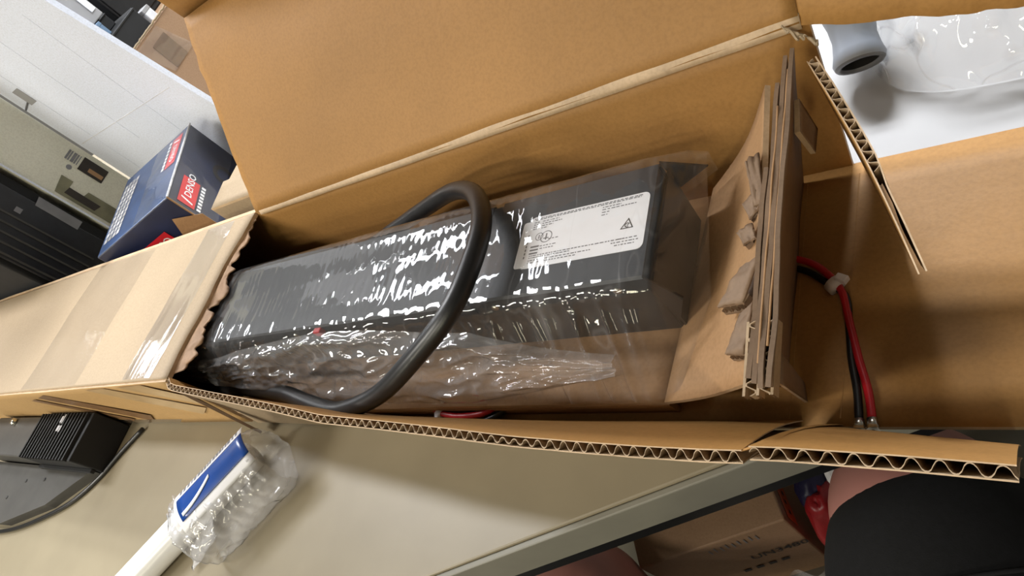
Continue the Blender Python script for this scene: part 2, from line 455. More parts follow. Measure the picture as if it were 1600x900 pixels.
# lid, hinged on the back wall and leaning back
HZ = ZT
def lid(u, v):
    x = -2.425+(XE-0.012+2.425)*u
    if u < 0.02: x += 0.012*nz((0, v*14, 2), 1.0)-0.02*v
    y = YB-0.012+0.536*v; z = HZ-0.004+0.586*v
    b = 0.020*math.sin(math.pi*v)*nz((x, 0, 4), 0.9)+0.008*nz((x, v*2, 7), 2.2)*v
    return (x, y+b, z-b*0.9)
sheet('lid', lid, 60, 16, BT*0.8, ['card_inner', 'card_edge', 'card_outer'], long_box)
# hinge score, pale bruised paper along the back edge
def hinge(u, v):
    x = -2.40+(XE+2.39)*u
    w = 0.018+0.018*u+0.010*nz((x, 3, 0), 3.0)
    return (x, YB-0.020+0.0*v, 0) if False else (x, YB-0.022+0.536*w*1.3*v+0.002*nz((x*6, v, 0), 1), HZ-0.012+0.586*w*1.3*v+0.008*(1-abs(2*v-1)))
o = sheet('hinge_score', hinge, 80, 4, 0.004, 'card_edge', long_box)
o['label'] = 'pale bruised fold line'
# tuck flap beyond the lid's far edge, made taller out of view to block light
def tuck(u, v):
    x = -2.45+(XE+2.44)*u; return (x-0.03*v, 1.845-0.06*v, -0.412+0.46*v+0.004*nz((x, v, 3), 3))
sheet('tuck_flap', tuck, 30, 8, BT*0.8, ['card_inner', 'card_edge', 'card_outer'], long_box)
# flap on the right end of the lid
def lidend(u, v):
    x = XE-0.015+0.44*u
    if v < 0.05: wv = 0.018*nz((x*7, 1, 0), 1.0)+0.008*nz((x*25, 1, 0), 1.0)
    else: wv = 0
    w = v+wv
    return (x, YB-0.012+0.536*w-0.11*u, HZ-0.008+0.586*w-0.072*u)
sheet('lid_end_flap', lidend, 30, 10, BT*0.8, ['card_inner', 'card_edge', 'card_outer'], long_box)

# corrugated edges: wave ribbon between two liners
def ribbon(name, top, down, nrm, th, wave, depth, parent, mat='card_medium', crush=None):
    """top(s) gives points along the cut edge (s = arc length), down(s) the direction into the board, nrm(s) across it"""
    L = top[-1][0]; vs, fs = [], []; n = int(L/wave*10)
    def at(s):
        for k in range(len(top)-1):
            if s <= top[k+1][0] or k == len(top)-2:
                t = (s-top[k][0])/(top[k+1][0]-top[k][0]); return [top[k][q].lerp(top[k+1][q], t) for q in (1, 2, 3)]
    for i in range(n+1):
        s = L*i/n; p, d, m = at(s)
        a = math.sin(2*math.pi*s/wave+0.9*nz((s*9, 1.3, wave*50), 1.0)); a = math.copysign(abs(a)**0.7, a)*0.5*(th-0.003)
        if crush: a *= crush(s)
        for q in (-0.5, 0.5):
            for w in (0.0, 1.0): vs.append(p+m*(a+q*0.0022)+d*(depth*w+0.001))
    for i in range(n):
        k = 4*i
        fs += [(k, k+1, k+5, k+4), (k+2, k+6, k+7, k+3), (k, k+4, k+6, k+2), (k+1, k+3, k+7, k+5)]
    return mesh(name, vs, fs, mat, parent, smooth=False)

FW = [(-2.47, .556, -1.000), (-2.427, .528, -1.001), (-2.03, .479, -1.009), (-1.75, .445, -1.018), (-1.519, .413, -1.028), (-1.263, .397, -1.035), (-1.08, .384, -1.041),
      (-0.869, .368, -1.049), (-0.70, .360, -1.053), (-0.576, .355, -1.056), (-0.45, .352, -1.058), (-0.392, .352, -1.058)]
FE = [(-0.378, .356, -1.050), (-0.33, .356, -1.052), (-0.255, .354, -1.057), (-0.16, .350, -1.060), (-0.094, .346, -1.062), (-0.031, .342, -1.064)]
def interp(tab, x):
    for k in range(len(tab)-1):
        if x <= tab[k+1][0] or k == len(tab)-2:
            t = max(0, min(1, (x-tab[k][0])/(tab[k+1][0]-tab[k][0]))); return Vector(tab[k]).lerp(Vector(tab[k+1]), t)
FT = 0.021
def liners(name, tab, foot, parent, mats, nx, jag=0.0, lower_jag=0.0):
    vs, fs, ix = [], [], []
    for side, mt in ((0.5, 0), (-0.5, 1)):
        base = len(vs); nv = 6
        for i in range(nx+1):
            x = tab[0][0]+(tab[-1][0]-tab[0][0])*i/nx
            t = interp(tab, x); f = Vector(foot(x)); t = t.copy(); t.x = x
            d = (f-t); n = Vector((1, 0, 0)).cross(d).normalized()
            if n.y < 0: n = -n
            for j in range(nv+1):
                w = j/nv
                p = t+d*w+n*(side*FT)+n*0.010*math.sin(w*math.pi)*(1 if side else 1)
                if j == 0: p -= d.normalized()*jag*abs(nz((x*20, side, 0), 1.0))*-1
                if j == nv: p += d.normalized()*lower_jag*nz((x*60, side, 0), 1.0)
                for e in (0.0011, -0.0011): vs.append(p+n*e)
        I = lambda i, j, e: base+(i*(nv+1)+j)*2+e
        for i in range(nx):
            for j in range(nv):
                fs.append((I(i, j, 0), I(i+1, j, 0), I(i+1, j+1, 0), I(i, j+1, 0))); ix.append(mt)
                fs.append((I(i, j, 1), I(i, j+1, 1), I(i+1, j+1, 1), I(i+1, j, 1))); ix.append(mt)
            fs.append((I(i, 0, 0), I(i, 0, 1), I(i+1, 0, 1), I(i+1, 0, 0))); ix.append(2)
            fs.append((I(i, nv, 0), I(i+1, nv, 0), I(i+1, nv, 1), I(i, nv, 1))); ix.append(2)
        for i in (0, nx):
            for j in range(nv): fs.append((I(i, j, 0), I(i, j+1, 0), I(i, j+1, 1), I(i, j, 1))); ix.append(2)
    return mesh(name, vs, fs, mats, parent, ix)
def edge_line(tab, foot, nx=60):
    out, s, last = [], 0.0, None
    for i in range(nx+1):
        x = tab[0][0]+(tab[-1][0]-tab[0][0])*i/nx
        t = interp(tab, x).copy(); t.x = x
        d = (Vector(foot(x))-t).normalized(); n = Vector((1, 0, 0)).cross(d).normalized()
        if n.y < 0: n = -n
        if last is not None: s += (t-last).length
        last = t; out.append((s, t, d, n))
    return out
foot1 = lambda x: (x, YF-0.025*max(0, min(1, (x+2.4)/1.0)), ZB)
fw = liners('front_wall', FW, foot1, long_box, ['card_inner', 'card_outer', 'card_edge'], 60, 0.004)
ribbon('fluting', edge_line(FW, foot1), None, None, FT, 0.0305, 0.10, fw, crush=lambda s: 0.55+0.45*min(1, abs(s-1.62)/0.12) if s > 1.3 else 0.8)
foot2 = lambda x: (x+0.05*(x+.378 < 0.02), YF-0.035-0.04*(x+0.38)/0.35, ZB+0.005)
fe = liners('front_end_flap', FE, foot2, long_box, ['card_inner', 'card_outer', 'card_edge'], 24, 0.003, 0.006)
ribbon('fluting', edge_line(FE, foot2, 30), None, None, FT, 0.036, 0.10, fe)
# crushed link between the two
sheet('torn_corner', quad((-0.395, .363, -1.059), (-0.375, .367, -1.051), (-0.33, .50, -1.36), (-0.36, .50, -1.36)), 3, 8, 0.003, 'card_inner', long_box)
# back end flap
EA, EB = Vector((-0.283, 1.19, -1.028)), Vector((-0.112, 0.648, -1.03))
EA2, EB2 = Vector((-0.25, 1.20, -1.395)), Vector((-0.150, 0.84, -1.31))
EA = Vector((-0.284, 1.205, -1.025))
EF = [(0.0, EA), (0.55, EA.lerp(EB, 0.55)+Vector((0.004, 0, 0))), (1.0, EB)]
def eflap(u, v):
    t = EA.lerp(EB, u)+Vector((0.010*math.sin(u*math.pi), 0.0, 0.004*nz((u*20, 0, 0), 1.0)))
    f = EA2.lerp(EB2, u)
    return t.lerp(f, v)
NE = (EB-EA).cross(EA2-EA).normalized()
if NE.x > 0: NE = -NE
et = 0.018
end_flap = sheet('back_end_flap', lambda u, v: Vector(eflap(u, v))+NE*et*0.5, 24, 6, 0.0025, ['card_inner', 'card_edge', 'card_inner'], long_box)
o = sheet('outer_liner', lambda u, v: Vector(eflap(u, v))-NE*et*0.5*(1 if u < .55 else max(0.25, 1-(u-.55)*6)), 24, 6, 0.0025, ['card_outer', 'card_edge', 'card_outer'], end_flap)
lst, s, last = [], 0, None
for i in range(25):
    u = i/24*0.6; t = Vector(eflap(u, 0)); d = (Vector(eflap(u, 1))-t).normalized()
    if last is not None: s += (t-last).length
    last = t; lst.append((s, t, d, NE))
ribbon('fluting', lst, None, None, et, 0.032, 0.08, end_flap)

# torn paper on the box
def torn_strip(name, a, b, wdir, w, seed, mat='card_torn', n=40, th=0.004, parent=None):
    a, b, wdir = Vector(a), Vector(b), Vector(wdir)
    def fn(u, v):
        p = a.lerp(b, u); k = w*(0.42+0.55*nz((u*4.3, seed, 0.4), 1.0)+0.35*nz((u*8.3, seed, 5.2), 1.0)+0.10*nz((u*17.1, seed, 2.2), 1.0))*min(1, 14*u, 14*(1-u))
        return p+wdir*k*v+Vector((0, 0, 0.01*nz((u*10, v*2, seed), 1.0)*v))
    return sheet(name, fn, n*2, 5, th, mat, parent or long_box)
torn_strip('torn_ply', (XO-0.005, YF+0.02, ZT-0.016), (XO+0.02, YF+0.30, ZT-0.014), (1, 0.1, -0.25), 0.085, 3.1)
torn_strip('torn_ply', (XO+0.012, YF+0.24, ZT-0.020), (XO+0.015, YF+0.50, ZT-0.014), (1, 0, -0.3), 0.075, 8.3)
torn_strip('torn_ply', (XO+0.01, YF+0.46, ZT-0.016), (XO+0.035, YB-0.02, ZT-0.012), (1, 0, -0.25), 0.060, 5.7)
o = sheet('torn_strip', quad((-2.475, .545, -1.02), (-2.455, .535, -1.02), (-2.37, .500, -1.375), (-2.435, .515, -1.375)), 4, 14, 0.010, ['card_raw', 'card_raw'], long_box)
torn_strip('torn_fibre', (XE-0.045, YB-0.025, HZ+0.015), (XE+0.015, YB-0.045, HZ-0.035), (0.2, -0.6, -0.5), 0.04, 2.2, 'card_outer')
torn_strip('torn_fibre', (-2.435, YB+0.36, HZ+0.38), (-2.445, YB+0.525, HZ+0.575), (-1, 0, -0.1), 0.035, 6.2, 'card_edge')
# tapes
def tape(name, fn, nu, nv, mat, lift=0.003, label=None):
    o = film(name, fn, nu, nv, mat, long_box)
    if label: o['label'] = label
    return o
def top_patch(a, b, c, d, lift):
    q = quad(a, b, c, d)
    def fn(u, v):
        p = q(u, v); return (p.x, p.y, ZT+lift+0.012*nz((p.x, p.y, 0), 1.3)*math.sin(math.pi*min(1, max(0, (p.y-YF)/(YB-YF))))+0.003*nz((p.x*8, p.y*5, 2), 1.2))
    return fn
tape('clear_tape', top_patch((-2.86, YF+.01, 0), (-2.62, YF+.01, 0), (-2.58, YB-.02, 0), (-2.80, YB-.02, 0), 0.004), 8, 24, 'clear_tape', label='shiny clear tape across the top')
tape('clear_tape', top_patch((-4.05, YF+.01, 0), (-3.35, YF+.01, 0), (-3.30, YB-.02, 0), (-3.95, YB-.02, 0), 0.0025), 10, 20, 'faint_tape', label='wide clear tape band')
def front_patch(a, b, c, d, lift):
    q = quad(a, b, c, d)
    return lambda u, v: (q(u, v).x, YF-lift-0.010+0.002*nz((q(u, v).x*9, q(u, v).z*9, 1), 1.0), q(u, v).z)
tape('brown_tape', front_patch((-3.95, 0, -1.06), (-3.80, 0, -1.03), (-3.20, 0, -1.30), (-3.30, 0, -1.37), 0.003), 10, 3, 'packing_tape_brown', label='dark brown tape strip')
tape('brown_tape', front_patch((-4.10, 0, -1.08), (-4.02, 0, -1.07), (-3.45, 0, -1.34), (-3.52, 0, -1.37), 0.004), 10, 3, 'packing_tape_brown', label='narrow brown tape strip')
tape('tan_tape', front_patch((-3.25, 0, -1.015), (-3.05, 0, -1.01), (-2.60, 0, -1.24), (-2.72, 0, -1.30), 0.003), 10, 3, 'packing_tape_tan', label='glossy tan tape strip')
tape('tan_tape', front_patch((-2.92, 0, -1.010), (-2.70, 0, -1.008), (-2.53, 0, -1.13), (-2.56, 0, -1.20), 0.004), 10, 3, 'packing_tape_tan', label='short glossy tan tape strip')
tape('lower_tape', front_patch((-6.0, 0, -1.335), (-3.0, 0, -1.35), (-3.1, 0, -1.398), (-6.0, 0, -1.398), 0.004), 30, 3, 'clear_tape', label='grimy clear tape along the bottom edge')

# ------------------------------------------------------------------ inner tray with its folded end
tray = thing('cardboard_tray', 'folded cardboard insert with a torn upright end inside the long box', 'cardboard insert', (-1.5, 0.85, -1.40))
TT = -1.30
def ttop(u, v):
    x = -2.47+(-0.66+2.47)*u-0.0*v; y = 0.555+(1.13-0.555)*v
    if u > 0.98: x += 0.07*v
    return (x, y+0.006*nz((x, 0, 2), 1.5)*(1-v), TT-0.008+0.006*nz((x, y, 0), 2))
sheet('tray_top', ttop, 40, 8, 0.014, ['card_tray', 'card_edge', 'card_tray'], tray)
sheet('tray_skirt', quad((-2.46, 0.575, -1.395), (-0.67, 0.575, -1.395), (-0.66, 0.560, TT-0.014), (-2.46, 0.560, TT-0.014)), 20, 3, 0.014, 'card_tray', tray)
sheet('tray_skirt', quad((-2.46, 1.125, -1.395), (-0.60, 1.125, -1.395), (-0.60, 1.130, TT-0.014), (-2.46, 1.130, TT-0.014)), 20, 3, 0.014, 'card_tray', tray)
# end panel that slopes up to the upright plies
Pa, Pb, Pc, Pd = Vector((-0.66, 0.552, TT)), Vector((-0.585, 1.13, TT+0.02)), Vector((-0.385, 1.205, -1.06)), Vector((-0.385, 0.505, -1.095))
def epan(u, v):
    p = (Pa.lerp(Pb, u)).lerp(Pd.lerp(Pc, u), v)
    sag = 0.035*math.sin(math.pi*v)*(0.6+0.8*nz((u*2, v, 9), 1.0))
    return p+Vector((0.5*sag, 0, -0.6*sag))
sheet('tray_end_panel', epan, 16, 16, 0.012, ['card_tray', 'card_edge', 'card_tray'], tray)
# upright plies
Tb, Tf = Vector((-0.316, 1.228, -1.0)), Vector((-0.346, 0.462, -1.030))
Bb, Bf = Vector((-0.405, 1.185, -1.40)), Vector((-0.430, 0.625, -1.395))
def ply_fn(k, dx, cut0=0.0, cut1=1.0, drop=0.0):
    def fn(u, v):
        uu = cut0+(cut1-cut0)*u
        t = Tf.lerp(Tb, uu); b = Bf.lerp(Bb, uu)
        t = t+Vector((0, 0, -drop+0.006*nz((uu*9, k, 0), 1.0)))
        p = t.lerp(b, v); p.x += dx+0.006*nz((uu*3, v*2, k), 1.0)
        return p
    return fn
plies = [(0.0, 0.0, 1.0, 0.0), (-0.014, 0.0, 0.985, 0.004), (-0.027, 0.015, 0.90, 0.010), (-0.040, 0.03, 0.62, 0.014)]
ply = None
for k, (dx, a, b, dr) in enumerate(plies):
    ply = sheet('upright_ply', ply_fn(k, dx, a, b, dr), 24, 8, 0.0085, ['card_raw', 'card_raw', 'card_raw'], tray)
# pale torn paper lines between the plies
for k, (dx, a, b) in enumerate(((-0.007, 0.10, 0.93), (-0.021, 0.06, 0.80))):
    pts = []
    for i in range(14):
        u = a+(b-a)*i/13; p = Tf.lerp(Tb, u)+Vector((dx, 0, -0.004+0.005*nz((u*8, k, 2), 1.0))); pts.append(p)
    tube('paper_edge', pts, 0.0022, 'card_tray', tray, 6, 2)
# exposed flute honeycomb at the near end of the plies
def honeycomb(name, o, ex, ez, n, m, parent, mat='card_medium', depth=0.02, dirv=(0, 1, 0)):
    o, ex, ez, dv = Vector(o), Vector(ex), Vector(ez), Vector(dirv)*depth
    vs, fs = [], []
    for r in range(n):
        for i in range(m*6):
            s0, s1 = i/(m*6), (i+1)/(m*6)
            q = []
            for s in (s0, s1):
                c = o+ez*s+ex*(r+0.5+0.42*math.sin(2*math.pi*s*m+r*1.3))/n
                q += [c-ex*0.035, c+ex*0.035]
            k = len(vs); vs += [q[0], q[1], q[3], q[2]]+[p+dv for p in (q[0], q[1], q[3], q[2])]
            fs += [(k, k+1, k+2, k+3), (k, k+3, k+7, k+4), (k+1, k+5, k+6, k+2)]
    for r in range(n+1):
        c = o+ex*(r/n); k = len(vs); w = ex*0.05
        vs += [c-w, c+w, c+w+ez, c-w+ez]+[p+dv for p in (c-w, c+w, c+w+ez, c-w+ez)]
        fs += [(k, k+1, k+2, k+3), (k, k+3, k+7, k+4), (k+1, k+5, k+6, k+2)]
    return mesh(name, vs, fs, mat, parent)
honeycomb('flute_end', (-0.402, 0.466, -1.075), (0.048, 0.002, 0), (0.015, 0.125, 0.040), 2, 5, tray, dirv=(0, 0.2, -1), depth=0.03)
# torn pieces standing on the slope: small boards with a fluted broken edge
def scrap(a, b, c, d, th=0.018):
    a, b, c, d = map(Vector, (a, b, c, d))
    s = sheet('torn_scrap', lambda u, v: quad(a, b, c, d)(u, v)+Vector((0, 0, 0.008*nz((u*4, v*4, a.y*9), 1.0))), 8, 6, 0.005, ['card_tray', 'card_raw', 'card_raw'], tray)
    n = Vector((0.1, 0.05, -1)).normalized()
    honeycomb('fluting', a+n*0.004, n*th, d-a, 1, 4, s, 'card_raw', depth=0.02, dirv=(b-a).normalized())
    under = sheet('under_liner', lambda u, v: quad(a, b, c, d)(u, v)+n*th, 4, 3, 0.004, 'card_raw', s)
    return s
scrap((-0.468, 0.659, -1.085), (-0.419, 0.727, -1.06), (-0.376, 0.737, -1.045), (-0.411, 0.653, -1.07), 0.032)
scrap((-0.450, 0.563, -1.10), (-0.420, 0.635, -1.08), (-0.388, 0.647, -1.06), (-0.409, 0.552, -1.085), 0.028)
scrap((-0.428, 1.005, -1.07), (-0.395, 1.010, -1.06), (-0.380, 0.875, -1.06), (-0.403, 0.880, -1.075), 0.026)
scrap((-0.435, 0.905, -1.09), (-0.400, 0.918, -1.07), (-0.388, 0.880, -1.07), (-0.415, 0.860, -1.09), 0.030)
scrap((-0.443, 0.835, -1.09), (-0.404, 0.838, -1.07), (-0.395, 0.798, -1.07), (-0.425, 0.800, -1.09), 0.030)
# torn tab on the outer side
sheet('torn_tab', quad((-0.322, 1.135, -1.06), (-0.325, 1.060, -1.08), (-0.312, 1.055, -1.15), (-0.302, 1.105, -1.13)), 8, 5, 0.012, ['card_raw', 'card_edge', 'card_raw'], tray)
sheet('torn_tab', quad((-0.352, 0.50, -1.10), (-0.352, 0.56, -1.10), (-0.392, 0.63, -1.39), (-0.385, 0.585, -1.39)), 3, 6, 0.006, ['card_edge', 'card_edge', 'card_raw'], tray)

# ------------------------------------------------------------------ the black unit in the tray
unit = thing('power_supply_unit', 'long black metal power unit with a white rating label inside the open box', 'power supply', (-1.6, 0.89, TT))
UZ, UF, UB, UX = -1.052, 0.732, 1.050, -0.625
box('housing', (-3.6, UF+0.006, TT+0.004), (UX+3.6-0.004, 0, 0), (0, UB-UF-0.012, 0), (0, 0, UZ-TT-0.010), 'unit_black', unit, 0.006)
def plate(x0, x1, z):
    """folded cover: flat top with down-turned edges"""
    pr = [(UF, z-0.05), (UF, z-0.006), (UF+0.006, z), (UB-0.006, z), (UB, z-0.006), (UB, z-0.05)]
    vs, fs = [], []
    for x in (x0, x1):
        for (y, zz) in pr: vs.append((x, y, zz))
        for (y, zz) in reversed(pr): vs.append((x, y+(0.004 if y < 0.9 else -0.004), zz-0.004))
    n = 12
    fs = [(i, (i+1) % n, n+(i+1) % n, n+i) for i in range(n)]+[tuple(range(n))[::-1], tuple(range(n, 2*n))]
    return mesh('cover', vs, fs, 'unit_plate', unit)
plate(-3.6, -1.125, UZ-0.004); plate(-1.085, UX, UZ)
# end plate with folded corner gussets
poly_plate('end_plate', [(UX, UF+0.004, TT+0.01), (UX, UB-0.004, TT+0.01), (UX+0.006, UB-0.004, UZ-0.03), (UX+0.006, UF+0.004, UZ-0.03)], (1, 0, 0), 0.006, 'unit_black', unit)
poly_plate('corner_gusset', [(UX, UB+0.003, UZ), (UX+0.075, UB+0.050, UZ-0.10), (UX+0.010, UB+0.003, UZ-0.10)], (0, -1, 0), 0.005, 'unit_black', unit)
poly_plate('corner_gusset', [(UX, UF, UZ), (UX+0.05, UF, UZ-0.10), (UX, UF, UZ-0.20)], (0, 1, 0), 0.005, 'unit_black', unit)
for k in range(10):
    box('vent_slot', (-2.2+k*0.045, UF-0.001, -1.22), (0.02, 0, 0), (0, 0.004, 0), (0, 0, 0.09), 'ink_black', unit)
for x in (-1.05, -0.70, -1.9, -2.5):
    tube('screw', [(x, UF-0.006, -1.085), (x, UF+0.004, -1.085)], 0.010, 'tinned_metal', unit, 10, 1)
o = box('red_connector', (-1.775, UF-0.02, -1.085), (0.035, 0, 0), (0, 0.02, 0), (0, 0, 0.025), 'wire_red', unit, 0.004); o['label'] = 'small red connector'
# rating label with its print
def rounded(w, h, r, n=5):
    pts = []
    for cx, cy, a0 in ((w-r, h-r, 0), (r, h-r, 90), (r, r, 180), (w-r, r, 270)):
        for k in range(n+1):
            a = math.radians(a0+90*k/n); pts.append((cx+r*math.cos(a), cy+r*math.sin(a)))
    return pts
LO, LX, LY = Vector((-0.972, 0.809, UZ)), Vector((1, 0, 0)), Vector((0, 1, 0))
LW, LH = 0.338, 0.158
lab = poly_plate('rating_label', frame_pts(LO, LX, LY, rounded(LW, LH, 0.016)), (0, 0, 1), 0.0012, 'label_white', unit)
lab['label'] = 'white rating label with small print'
lab2 = poly_plate('side_label', frame_pts(LO+V3(-0.020, 0.004, 0), LX, LY, rounded(0.03, 0.142, 0.008)), (0, 0, 1), 0.0008, 'label_white', unit)
PO = LO+V3(0, 0, 0.0016)
rng = random.Random(3); rects = []
def line(x, y, w, h=0.0028):
    a = x
    while a < x+w:
        q = rng.uniform(0.003, 0.011); q = min(q, x+w-a); rects.append((a, y, q, h)); a += q+rng.uniform(0.0018, 0.004)
for y, x, w in ((0.150, 0.012, 0.31), (0.146, 0.016, 0.30), (0.138, 0.014, 0.016), (0.138, 0.040, 0.05), (0.131, 0.014, 0.016), (0.131, 0.040, 0.06), (0.124, 0.014, 0.012), (0.124, 0.040, 0.035),
                (0.117, 0.014, 0.012), (0.117, 0.040, 0.02), (0.138, 0.215, 0.05), (0.131, 0.215, 0.09), (0.123, 0.215, 0.02), (0.115, 0.215, 0.02), (0.078, 0.07, 0.03), (0.060, 0.04, 0.06), (0.052, 0.05, 0.04),
                (0.034, 0.022, 0.26), (0.028, 0.022, 0.12), (0.020, 0.022, 0.18), (0.013, 0.022, 0.14), (0.034, 0.27, 0.05), (0.026, 0.255, 0.07), (0.018, 0.265, 0.05)):
    line(x, y, w)
for y in (0.04, 0.05, 0.06): rects.append((0.020, y, 0.026, 0.005))
for k in range(7): rects.append((0.004, 0.03+k*0.011, 0.004, 0.007))
flat_bars('fine_print', PO, LX, LY, rects, 'ink_grey', lab)
vs, fs = ring_pts(0.062, 0.088, 0.018, 0.0024)
vs2, fs2 = ring_pts(0.040, 0.092, 0.012, 0.002)
mesh('approval_mark', frame_pts(PO, LX, LY, vs+vs2), fs+[tuple(i+len(vs) for i in f) for f in fs2], 'ink_grey', lab)
flat_bars('approval_mark', PO, LX, LY, [(0.060, 0.078, 0.004, 0.02), (0.054, 0.082, 0.016, 0.003), (0.038, 0.085, 0.003, 0.012)], 'ink_grey', lab)
# triangle compliance mark with an open letter and tick inside
tri = [(0.273, 0.062), (0.307, 0.062), (0.292, 0.092)]; cx, cy = 0.2905, 0.0715
tin = [(cx+(a-cx)*0.74, cy+(b-cy)*0.74) for a, b in tri]
vs = tri+tin; fs = [(i, (i+1) % 3, 3+(i+1) % 3, 3+i) for i in range(3)]
b0 = len(vs)
for k in range(11):
    a = math.radians(50+26*k); vs += [(cx+0.0068*math.cos(a), cy+0.0068*math.sin(a)), (cx+0.0045*math.cos(a), cy+0.0045*math.sin(a))]
    if k: fs.append((b0+2*k-2, b0+2*k, b0+2*k+1, b0+2*k-1))
b0 = len(vs); vs += [(cx-0.002, cy), (cx, cy-0.003), (cx+0.006, cy+0.004), (cx+0.006, cy+0.0065), (cx, cy+0.0005)]; fs.append((b0, b0+1, b0+2, b0+3, b0+4))
mesh('triangle_mark', frame_pts(PO, LX, LY, vs), fs, 'ink_black', lab)

# ------------------------------------------------------------------ clear bag over the unit
SECT = [  # x, profile from the back bottom over the top to the front bottom (y, z)
    (-2.75, [(1.085, -1.22), (1.07, -1.12), (1.045, -1.052), (0.90, -1.049), (0.745, -1.050), (0.715, -1.08), (0.70, -1.13), (0.69, -1.18), (0.67, -1.225)]),
    (-2.30, [(1.090, -1.23), (1.075, -1.12), (1.050, -1.044), (0.90, -1.044), (0.735, -1.046), (0.700, -1.07), (0.665, -1.13), (0.645, -1.18), (0.610, -1.235)]),
    (-1.80, [(1.095, -1.25), (1.080, -1.12), (1.052, -1.042), (0.90, -1.042), (0.735, -1.043), (0.690, -1.075), (0.650, -1.15), (0.610, -1.22), (0.565, -1.270)]),
    (-1.30, [(1.100, -1.26), (1.085, -1.12), (1.054, -1.040), (0.90, -1.041), (0.725, -1.042), (0.684, -1.100), (0.642, -1.160), (0.600, -1.222), (0.555, -1.284)]),
    (-0.90, [(1.100, -1.26), (1.085, -1.12), (1.054, -1.040), (0.90, -1.040), (0.725, -1.042), (0.684, -1.100), (0.642, -1.160), (0.600, -1.222), (0.555, -1.284)]),
    (-0.66, [(1.105, -1.25), (1.090, -1.12), (1.056, -1.041), (0.90, -1.041), (0.725, -1.042), (0.684, -1.100), (0.642, -1.160), (0.600, -1.222), (0.555, -1.284)]),
    (-0.61, [(1.110, -1.23), (1.100, -1.12), (1.070, -1.065), (0.90, -1.055), (0.730, -1.060), (0.700, -1.11), (0.665, -1.18), (0.625, -1.24), (0.575, -1.272)]),
    (-0.575, [(1.112, -1.21), (1.105, -1.13), (1.085, -1.085), (0.92, -1.11), (0.770, -1.15), (0.730, -1.18), (0.700, -1.21), (0.670, -1.235), (0.635, -1.255)]),
    (-0.540, [(1.112, -1.19), (1.110, -1.15), (1.100, -1.12), (0.96, -1.16), (0.830, -1.195), (0.80, -1.205), (0.770, -1.215), (0.740, -1.225), (0.710, -1.235)])]
def catmull(ps, t):
    n = len(ps)-1; k = min(int(t*n), n-1); f = t*n-k
    p0 = ps[max(k-1, 0)]; p1 = ps[k]; p2 = ps[k+1]; p3 = ps[min(k+2, n)]
    return tuple(0.5*((2*b)+(c-a)*f+(2*a-5*b+4*c-d)*f*f+(3*b-a-3*c+d)*f**3) for a, b, c, d in zip(p0, p1, p2, p3))
def bag_point(x, t):
    for k in range(len(SECT)-1):
        if x <= SECT[k+1][0] or k == len(SECT)-2:
            f = (x-SECT[k][0])/(SECT[k+1][0]-SECT[k][0]); a = catmull(SECT[k][1], t); b = catmull(SECT[k+1][1], t)
            return x, a[0]+(b[0]-a[0])*f, a[1]+(b[1]-a[1])*f
bag = thing('clear_plastic_bag', 'clear crinkled plastic bag wrapped over the long black unit', 'plastic bag', (-1.6, 0.85, TT))
def ridge(p): return 1-2.6*abs(noise.noise(Vector(p)))
NX, NT = 640, 120
prg = random.Random(11)
pleats = [(-1.27+0.048*k+prg.uniform(-0.014, 0.014), prg.uniform(0.008, 0.012), prg.uniform(0.008, 0.013), prg.uniform(-0.06, 0.16)) for k in range(13)]
pts = []
for i in range(NX+1):
    x = -2.75+2.21*i/NX
    calm = 0.35+0.65*max(0, min(1, (x+2.15)/0.45))
    for j in range(NT+1):
        t = j/NT; _, y, z = bag_point(x, t)
        drape = max(0, min(1, (t-0.50)/0.12))
        fan = (x*0.965+y*0.26, -x*0.26+y*0.965)
        h = 0.0007*noise.noise(Vector((fan[0]*4, fan[1]*46, 1.0)))            # long folds along the unit
        h += 0.0007*noise.noise(Vector((x*54+y*6, y*5, 4.0)))                 # short pleats across it
        h += 0.0010*max(0, ridge((x*9+y*6, y*5, 9.0)))
        h += 0.0004*noise.noise(Vector((x*60, y*60, z*60)))
        h *= calm
        e = abs(t-0.5)
        if e < 0.06: h += 0.0030*(1-e/0.06)*noise.noise(Vector((x*26, 0, 0)))
        wr = max(0, min(1, (x+1.25)/0.3))
        h += drape*(1-wr)*(0.0075*ridge((x*12+t*2.0, t*1.6, 4.0))+0.006*noise.noise(Vector((x*30, t*1.8, 2.0)))+0.004*ridge((x*7, y*7, z*7+3)))
        if wr > 0 and drape > 0:
            h += drape*wr*sum(a*math.exp(-((x-px-sl*(t-0.5))/sg)**2) for px, sg, a, sl in pleats)
        h += drape*wr*0.35*(0.0075*noise.noise(Vector((x*26+t*1.5, t*0.5, 2.0)))+0.0025*noise.noise(Vector((x*55+t*4, t*0.8, 6.0)))+0.003*ridge((x*6, t*2, 3)))
        pts.append((x, y-h*0.75*drape, z+h*(1-0.35*drape)+0.0015))
faces = [(i*(NT+1)+j, (i+1)*(NT+1)+j, (i+1)*(NT+1)+j+1, i*(NT+1)+j+1) for i in range(NX) for j in range(NT)]
mesh('film', pts, faces, 'bag_film', bag, smooth=True)
